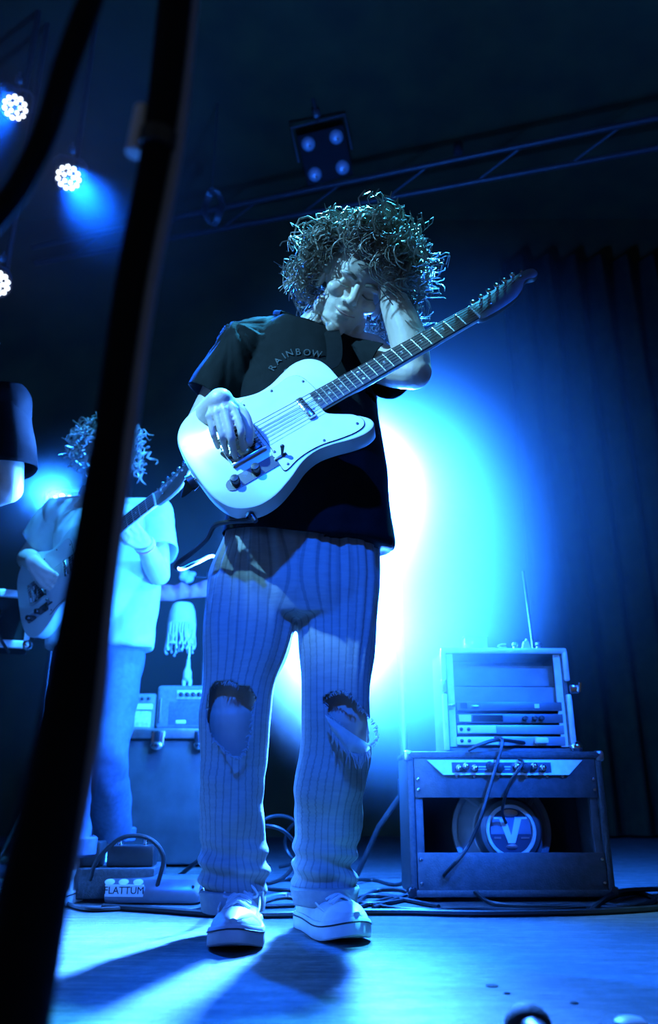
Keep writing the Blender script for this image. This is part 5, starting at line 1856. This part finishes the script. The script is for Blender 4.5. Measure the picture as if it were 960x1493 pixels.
    cut(sh, nkc, (nkd * 0.5 + Vector((0.05, -0.25, 0.8))))
    bv = BVHTree.FromPolygons([v.co.copy() for v in sh.vertices], [list(p.vertices) for p in sh.polygons])
    tee = wobj('t_shirt', sh, M_TEE_BLK, root)
    thicken(tee, 0.0025)
    # collar
    nrm = (nkd * 0.5 + Vector((0.05, -0.25, 0.8))).normalized()
    e1 = nrm.orthogonal().normalized()
    e2 = nrm.cross(e1)
    ring = []
    for a in np.linspace(0, 2 * PI, 33):
        dirv = e1 * math.cos(a) + e2 * math.sin(a)
        hit = bv.ray_cast(nkc - nrm * 0.004 + dirv * 0.25, -dirv)
        ring.append((hit[0] + nrm * 0.004) if hit[0] is not None and (hit[0] - nkc).length < 0.11 else nkc + dirv * 0.066)
    wobj('collar', Geo().tube(ring, 0.0065, 8, cap=False, flat=1.4), M_TEE_BLK, root)
    # printed chest lettering on an arc
    word = 'RAINBOW'
    spots = [(398, 537, -62), (406, 527, -48), (415, 520, -36), (423, 516, -24), (435, 514, -8), (448, 515, 4), (462, 517, 12)]
    M_PRINT = M('faded_white_print', (0.075, 0.08, 0.085), 0.9, 0, 0.5, 160)
    for ch, (x, y, rot) in zip(word, spots):
        o = CAM
        d = ray(x, y)
        hit = bv.ray_cast(o, d)
        if hit[0] is None:
            continue
        n_ = hit[1] if hit[1].dot(d) < 0 else -hit[1]
        n_ = (n_ * 0.6 - d * 0.4).normalized()
        rr = R(rot)
        up_ = UPV * math.cos(rr) + RGT * math.sin(rr)
        zz = n_
        yy = (up_ - zz * up_.dot(zz)).normalized()
        xx = yy.cross(zz)
        t_ = text_geo(ch, 0.0235, 0.0012)
        lt_m = basis(xx, yy, zz, hit[0] + n_ * 0.0035)
        wobj('printed_letter', Geo().add([lt_m @ Vector(v) for v in t_.v], t_.f), M_PRINT, root, 0)
    for x, y, w, h in ((419, 541, .008, .007), (419, 549, .0016, .009), (438, 533, .006, .005), (461, 536, .004, .003)):
        hit = bv.ray_cast(CAM, ray(x, y))
        if hit[0] is not None:
            wobj('printed_motif', Geo().ell(hit[0] - ray(x, y) * 0.002, (w, 0.002, h), None, 10, 6), M_PRINT, root, 0)
    # ---- hair, bracelet, band on the forearm
    curls(root, Mh, 470, 0.07, 0.165, 0.0085, 0.017, M_HAIR, droop=0.95, face_gap=0.062, seed=8, turns=(1.5, 2.7), strands=4)
    fd = (E2 - W2).normalized()
    e1 = fd.orthogonal().normalized()
    e2 = fd.cross(e1)
    bc = W2 + fd * 0.004
    cord = [bc + (e1 * math.cos(a) + e2 * math.sin(a)) * 0.0315 for a in np.linspace(0, 2 * PI, 25)]
    br = wobj('bracelet', Geo().tube(cord, 0.0015, 5, cap=False), M_BLK, root)
    M_RED = M('red_bead', (0.85, 0.08, 0.04), 0.3)
    for k in range(22):
        a = 2 * PI * k / 22
        q = bc + (e1 * math.cos(a) + e2 * math.sin(a)) * 0.0325
        obj('bead', Geo().ell(q - base, (0.0048,) * 3, None, 8, 6), M_RED if k % 4 == 0 else M_WHITE, br)
    c = W2 + (E2 - W2) * 0.27
    ring = [c + (e1 * math.cos(a) + e2 * math.sin(a)) * 0.0352 for a in np.linspace(0, 2 * PI, 25)]
    wobj('tattoo_band', Geo().tube(ring, 0.0016, 6, cap=False), M('tattoo_ink', (0.05, 0.06, 0.08), 0.6), root)
    # ---- shoes
    t1 = G(338, 1393)
    shoe(root, t1 + Vector((-0.005, 0.292, 0)), t1)
    t2 = G(527, 1382)
    h2 = G(446, 1349)
    shoe(root, h2, t2)
    return root, Mh


M_CUFF = M('linen_edge', (0.56, 0.545, 0.51), 0.85, 0, 0.1, 60, 0.3, 400)
thin(M_CUFF, 0.35)
thin(M_TEE_WHT, 0.3)
MAIN, MAIN_HEAD = main_player()


# ------------------------------------------------------------------ generic standing musician
def musician(label, J, Mh, tee, trouser, skin, hands, feet, hair=None, voxel=0.006, sleeve=0.6, hem=None, loose=1.0, short=False):
    base = (J['A1'] + J['A2']) / 2
    base.z = 0
    root = thing('person', base, label, 'person')
    g = Geo()
    head_solids(g, Mh)
    nb = Mh @ Vector((0, 0.030, -0.075))
    nk = (J['S1'] + J['S2']) / 2
    g.limb([nk + Vector((0, 0.01, 0.0)), nk + Vector((0, 0.005, 0.055)), nb, Mh @ Vector((0, 0.02, -0.02))], [0.072, 0.056, 0.052, 0.05], 18)
    pv = (J['H1'] + J['H2']) / 2
    g.limb([pv, pv * 0.6 + nk * 0.4, pv * 0.25 + nk * 0.75, nk + Vector((0, 0, -0.05))], [0.092, 0.082, 0.086, 0.075], 22)
    g.limb([J['S1'], nk, J['S2']], [0.06, 0.07, 0.06], 18)
    for k in '12':
        S, E, Wr = J['S' + k], J['E' + k], J['W' + k]
        g.limb([S, (S + E) / 2, E], [0.054, 0.048, 0.042], 16)
        g.limb([E, E * 0.6 + Wr * 0.4, Wr], [0.042, 0.042, 0.029], 16)
        Hh, K, A = J['H' + k], J['K' + k], J['A' + k]
        g.limb([Hh, (Hh + K) / 2, K], [0.095, 0.08, 0.057], 18)
        g.limb([K, K * 0.65 + A * 0.35 + Vector((0, .012, 0)), A], [0.056, 0.056, 0.036], 18)
        g.limb([A, A + Vector((0, -0.05, -0.025)), A + Vector((0, -0.12, -0.022))], [0.036, 0.034, 0.026], 12)
    for a in hands:
        hand_solids(g, *a)
    wobj('body', remesh(g, voxel * 0.75, 2), skin, root)
    face_parts(root, Mh, M_HAIR)
    # shirt
    sg = Geo()
    sw = (J['S1'] - J['S2']).length / 2
    d = Vector((1, 0, 0))
    zc = J['hem']
    rings = []
    for t, w, dp in ((-0.05, 1.00, .66), (0.2, 1.0, .66), (0.5, 0.97, .66), (0.8, 1.0, .66), (0.95, 0.92, .62), (1.03, 0.62, .62)):
        z = zc + (nk.z - zc) * t
        tt = max(0, min(1, (z - pv.z) / (nk.z - pv.z)))
        c = pv * (1 - tt) + nk * tt
        rx = (sw + 0.015) * w * loose
        rings.append([Vector((c.x + rx * math.cos(a), c.y + rx * dp * math.sin(a), z)) for a in np.linspace(0, 2 * PI, 32, endpoint=False)])
    sg.loft(rings)
    sg.limb([J['S1'], nk + Vector((0, 0.005, 0.018)), J['S2']], [0.068, 0.066, 0.068], 18)
    for k in '12':
        S, E = J['S' + k], J['E' + k]
        sg.limb([S, S + (E - S) * 0.12], [0.070, 0.070], 18)
    sh = remesh(sg, voxel, 5)
    displace(sh, lambda c, n: 0.018 * nz3(c[0] * 6 + c[2] * 3, c[1] * 6, c[2] * 3.5) + 0.010 * nz3(c[0] * 15 - c[2] * 8, c[1] * 12, c[2] * 7 + 4))
    cut(sh, (0, 0, zc), (0.06, 0, -1))
    cut(sh, nk + Vector((0, -0.01, 0.062)), (0, -0.35, 1))
    so = wobj('t_shirt', sh, tee, root)
    thicken(so, 0.003)
    for k in '12':
        S, E = J['S' + k], J['E' + k]
        n_ = 14
        path = [S + (E - S) * (sleeve * i / (n_ - 1)) for i in range(n_)]
        gs = Geo().tube(path, [0.070 + 0.012 * i / (n_ - 1) for i in range(n_)], 28, cap=False)
        gs.v = [tuple(Vector(v) + (Vector(v) - base) * 0 + Vector((0.012 * nz3(v[0] * 13 + v[2] * 9, v[1] * 13, v[2] * 6), 0.008 * nz3(v[0] * 11, v[1] * 15, v[2] * 8 + 5), 0.006 * nz3(v[0] * 14, v[1] * 9, v[2] * 9 + 9)))) for v in gs.v]
        gs.v = [(v[0] - base.x, v[1] - base.y, v[2] - base.z) for v in gs.v]
        thicken(obj('sleeve', gs, tee, so, 60), 0.003)
    # trousers
    tg = Geo()
    up = Vector((0, 0, 0.10))
    tg.limb([pv + up, pv, pv - up * 0.5], [0.145, 0.150, 0.13], 22, flat=0.8)
    for k in '12':
        Hh, K, A = J['H' + k], J['K' + k], J['A' + k]
        tg.limb([Hh, (Hh + K) / 2, K, K * 0.5 + A * 0.5, A + Vector((0, 0, 0.02))], [0.112, 0.100, 0.082, 0.076, 0.066], 20)
    tr = remesh(tg, voxel, 5)
    displace(tr, lambda c, n: 0.009 * nz3(c[0] * 8 + c[2] * 6, c[1] * 8, c[2] * 7) + 0.006 * nz3(c[0] * 16 - c[2] * 12, c[1] * 14, c[2] * 13 + 4))
    cut(tr, (0, 0, pv.z + 0.15), (0, 0, 1))
    cut(tr, (0, 0, min(J['A1'].z, J['A2'].z) + 0.022), (0, 0, -1))
    to = wobj('trousers', tr, trouser, root)
    thicken(to, 0.003)
    for k in '12':
        A = J['A' + k]
        r = 0.071
        rings = [[A + Vector((q * math.cos(a), q * math.sin(a), z)) for a in np.linspace(0, 2 * PI, 28, endpoint=False)] for q, z in ((r * .98, 0.07), (r * 1.05, 0.066), (r * 1.04, 0.028), (r * .97, 0.022))]
        cu = wobj('cuff', Geo().loft(rings, cap=False), trouser, root)
        thicken(cu, 0.003)
    for h_, t_ in feet:
        shoe(root, h_, t_)
    if hair:
        curls(root, Mh, *hair)
    return root


def second_guitarist():
    Y = 2.98
    # guitar: solve how far its neck points towards us so the scale length comes out right
    o = P(27, 884, 2.80)
    lo, hi = 2.0, 2.80
    for _ in range(40):
        m = (lo + hi) / 2
        if (P(228, 729, m) - o).length > 0.746:
            lo = m
        else:
            hi = m
    nut = P(228, 729, (lo + hi) / 2)
    GM2 = guitar_frame(o, nut, R(10))
    g2 = guitar('electric_guitar', GM2, 'pale electric guitar held by the guitarist in the white T-shirt', M('pale_guitar_lacquer', (0.55, 0.62, 0.58), 0.28, 0, 0.06, 10))
    J = dict(S1=P(92, 745, Y), S2=P(226, 752, Y), E1=P(40, 815, Y + 0.10), E2=P(232, 838, Y - 0.08),
             H1=P(130, 955, Y), H2=P(168, 955, Y), K1=P(96, 1095, Y - 0.02), K2=P(154, 1098, Y - 0.06))
    J['H1'] = P(122, 950, Y)
    J['A1'] = G(96, 1272, 0.075)
    J['A1'].z = 0.095
    J['A2'] = Vector(G(162, 1278, 0.0))
    J['A2'].z = 0.095
    J['W1'] = GM2 @ Vector((0.17, 0.085, 0.045))
    J['W2'] = P(209, 790, Y - 0.24)
    J['hem'] = P(150, 930, Y - 0.1).z
    Hc = P(155, 668, Y - 0.06)
    Mh = head_frame(Hc, (CAM - Hc) + Vector((-0.5, 0, -0.5)), R(8), 1.0)
    gx = GM2.to_3x3() @ Vector((1, 0, 0))
    gn = GM2.to_3x3() @ Vector((0, 0, 1))
    gy = GM2.to_3x3() @ Vector((0, 1, 0))
    h1 = (J['W1'], (GM2 @ Vector((0.20, 0.0, 0.02))) - J['W1'], -gn, (0.5, 0.5, 0.3), 1.0, -1, 0.6)
    nk = GM2 @ Vector((0.60, -0.03, -0.02))
    h2 = (J['W2'], (GM2 @ Vector((0.575, 0.015, 0.035))) - J['W2'], gn * -0.2 + gy * 0.9 - gx * 0.3, (0.5, 0.7, 0.5), 1.05, 1, 0.6)
    feet = []
    for k, dx in (('1', -0.04), ('2', 0.05)):
        A = J['A' + k]
        hl = Vector((A.x - dx * 0.3, A.y + 0.06, 0))
        feet.append((hl, hl + Vector((dx, -0.28, 0))))
    r = musician('guitarist in a white T-shirt and blue jeans standing behind the slanted pole', J, Mh, M_TEE_WHT, M_JEAN, M_SKIN2, [h1, h2], feet,
                 hair=(150, 0.08, 0.15, 0.008, 0.014, M_HAIR, 0.8, 0.066, 21), voxel=0.0075, sleeve=0.66, loose=1.06)
    # wristbands on the fretting arm
    fd = (J['E2'] - J['W2']).normalized()
    e1 = fd.orthogonal().normalized()
    e2 = fd.cross(e1)
    for off, m, rad in ((0.012, M_WHITE, 0.006), (0.026, M('pink_band', (0.8, 0.25, 0.3), 0.5), 0.004)):
        c = J['W2'] + fd * off
        ring = [c + (e1 * math.cos(a) + e2 * math.sin(a)) * 0.035 for a in np.linspace(0, 2 * PI, 25)]
        wobj('wristband', Geo().tube(ring, rad, 6, cap=False), m, r)
    # guitar strap across the chest to the shoulder
    inv2 = GM2.inverted()
    pts = [GM2 @ Vector((-0.005, 0, -0.022)), P(105, 890, Y - 0.14), P(165, 872, Y - 0.19), P(196, 838, Y - 0.17), P(218, 790, Y - 0.10)]
    pts = [GM2 @ Vector((0.372, 0.135, -0.022)), P(150, 742, Y - 0.16), P(128, 722, Y - 0.03), P(118, 716, Y + 0.05), P(140, 760, Y + 0.16), P(120, 860, Y + 0.18), P(60, 900, Y + 0.05), GM2 @ Vector((-0.006, 0, -0.022))]
    obj('strap', Geo().tube([inv2 @ p for p in curve_pts(pts, 8)], 0.022, 8, True, 0.12), M('pale_strap', (0.45, 0.45, 0.44), 0.7, 0, 0.1, 40), g2)


second_guitarist()


def keyboard_player():
    Y = 2.05
    J = dict(S1=P(-118, 590, Y), S2=P(8, 590, Y), E1=P(-150, 715, Y + 0.02), E2=P(12, 712, Y + 0.01), W1=P(-120, 760, Y + 0.25), W2=P(-60, 735, Y + 0.24))
    J['H1'], J['H2'] = P(-142, 860, Y), P(-74, 860, Y)
    hx1, hx2 = J['H1'].x, J['H2'].x
    J['K1'], J['K2'] = Vector((hx1 - 0.03, Y - 0.03, 0.47)), Vector((hx2 - 0.03, Y - 0.03, 0.47))
    J['A1'], J['A2'] = Vector((hx1 - 0.05, Y + 0.03, 0.095)), Vector((hx2 - 0.06, Y + 0.03, 0.095))
    J['hem'] = J['H1'].z - 0.02
    Hc = (J['S1'] + J['S2']) / 2 + Vector((-0.07, 0.02, 0.23))
    Mh = head_frame(Hc, Vector((0.3, 0.9, -0.35)), 0.0, 1.0)
    hands = [(J['W1'], Vector((0.1, 0.9, -0.2)), Vector((0, 0, -1)), (0.3, 0.4, 0.3), 1.0, -1, 0.5), (J['W2'], Vector((-0.3, 0.9, -0.2)), Vector((0, 0, -1)), (0.3, 0.4, 0.3), 1.0, 1, 0.5)]
    feet = []
    for k in '12':
        A = J['A' + k]
        feet.append((Vector((A.x, A.y - 0.06, 0)), Vector((A.x, A.y + 0.22, 0))))
    r = musician('musician in a black T-shirt at the keyboard, only a shoulder and arm in view', J, Mh, M_TEE_BLK, M('dark_trousers', (0.03, 0.03, 0.035), 0.8, 0, 0.2, 40), M_SKIN2, hands, feet,
                 hair=(150, 0.03, 0.055, 0.008, 0.008, M_HAIR, 0.9, 0.066, 33), voxel=0.0075, sleeve=0.80, loose=1.05)


keyboard_player()
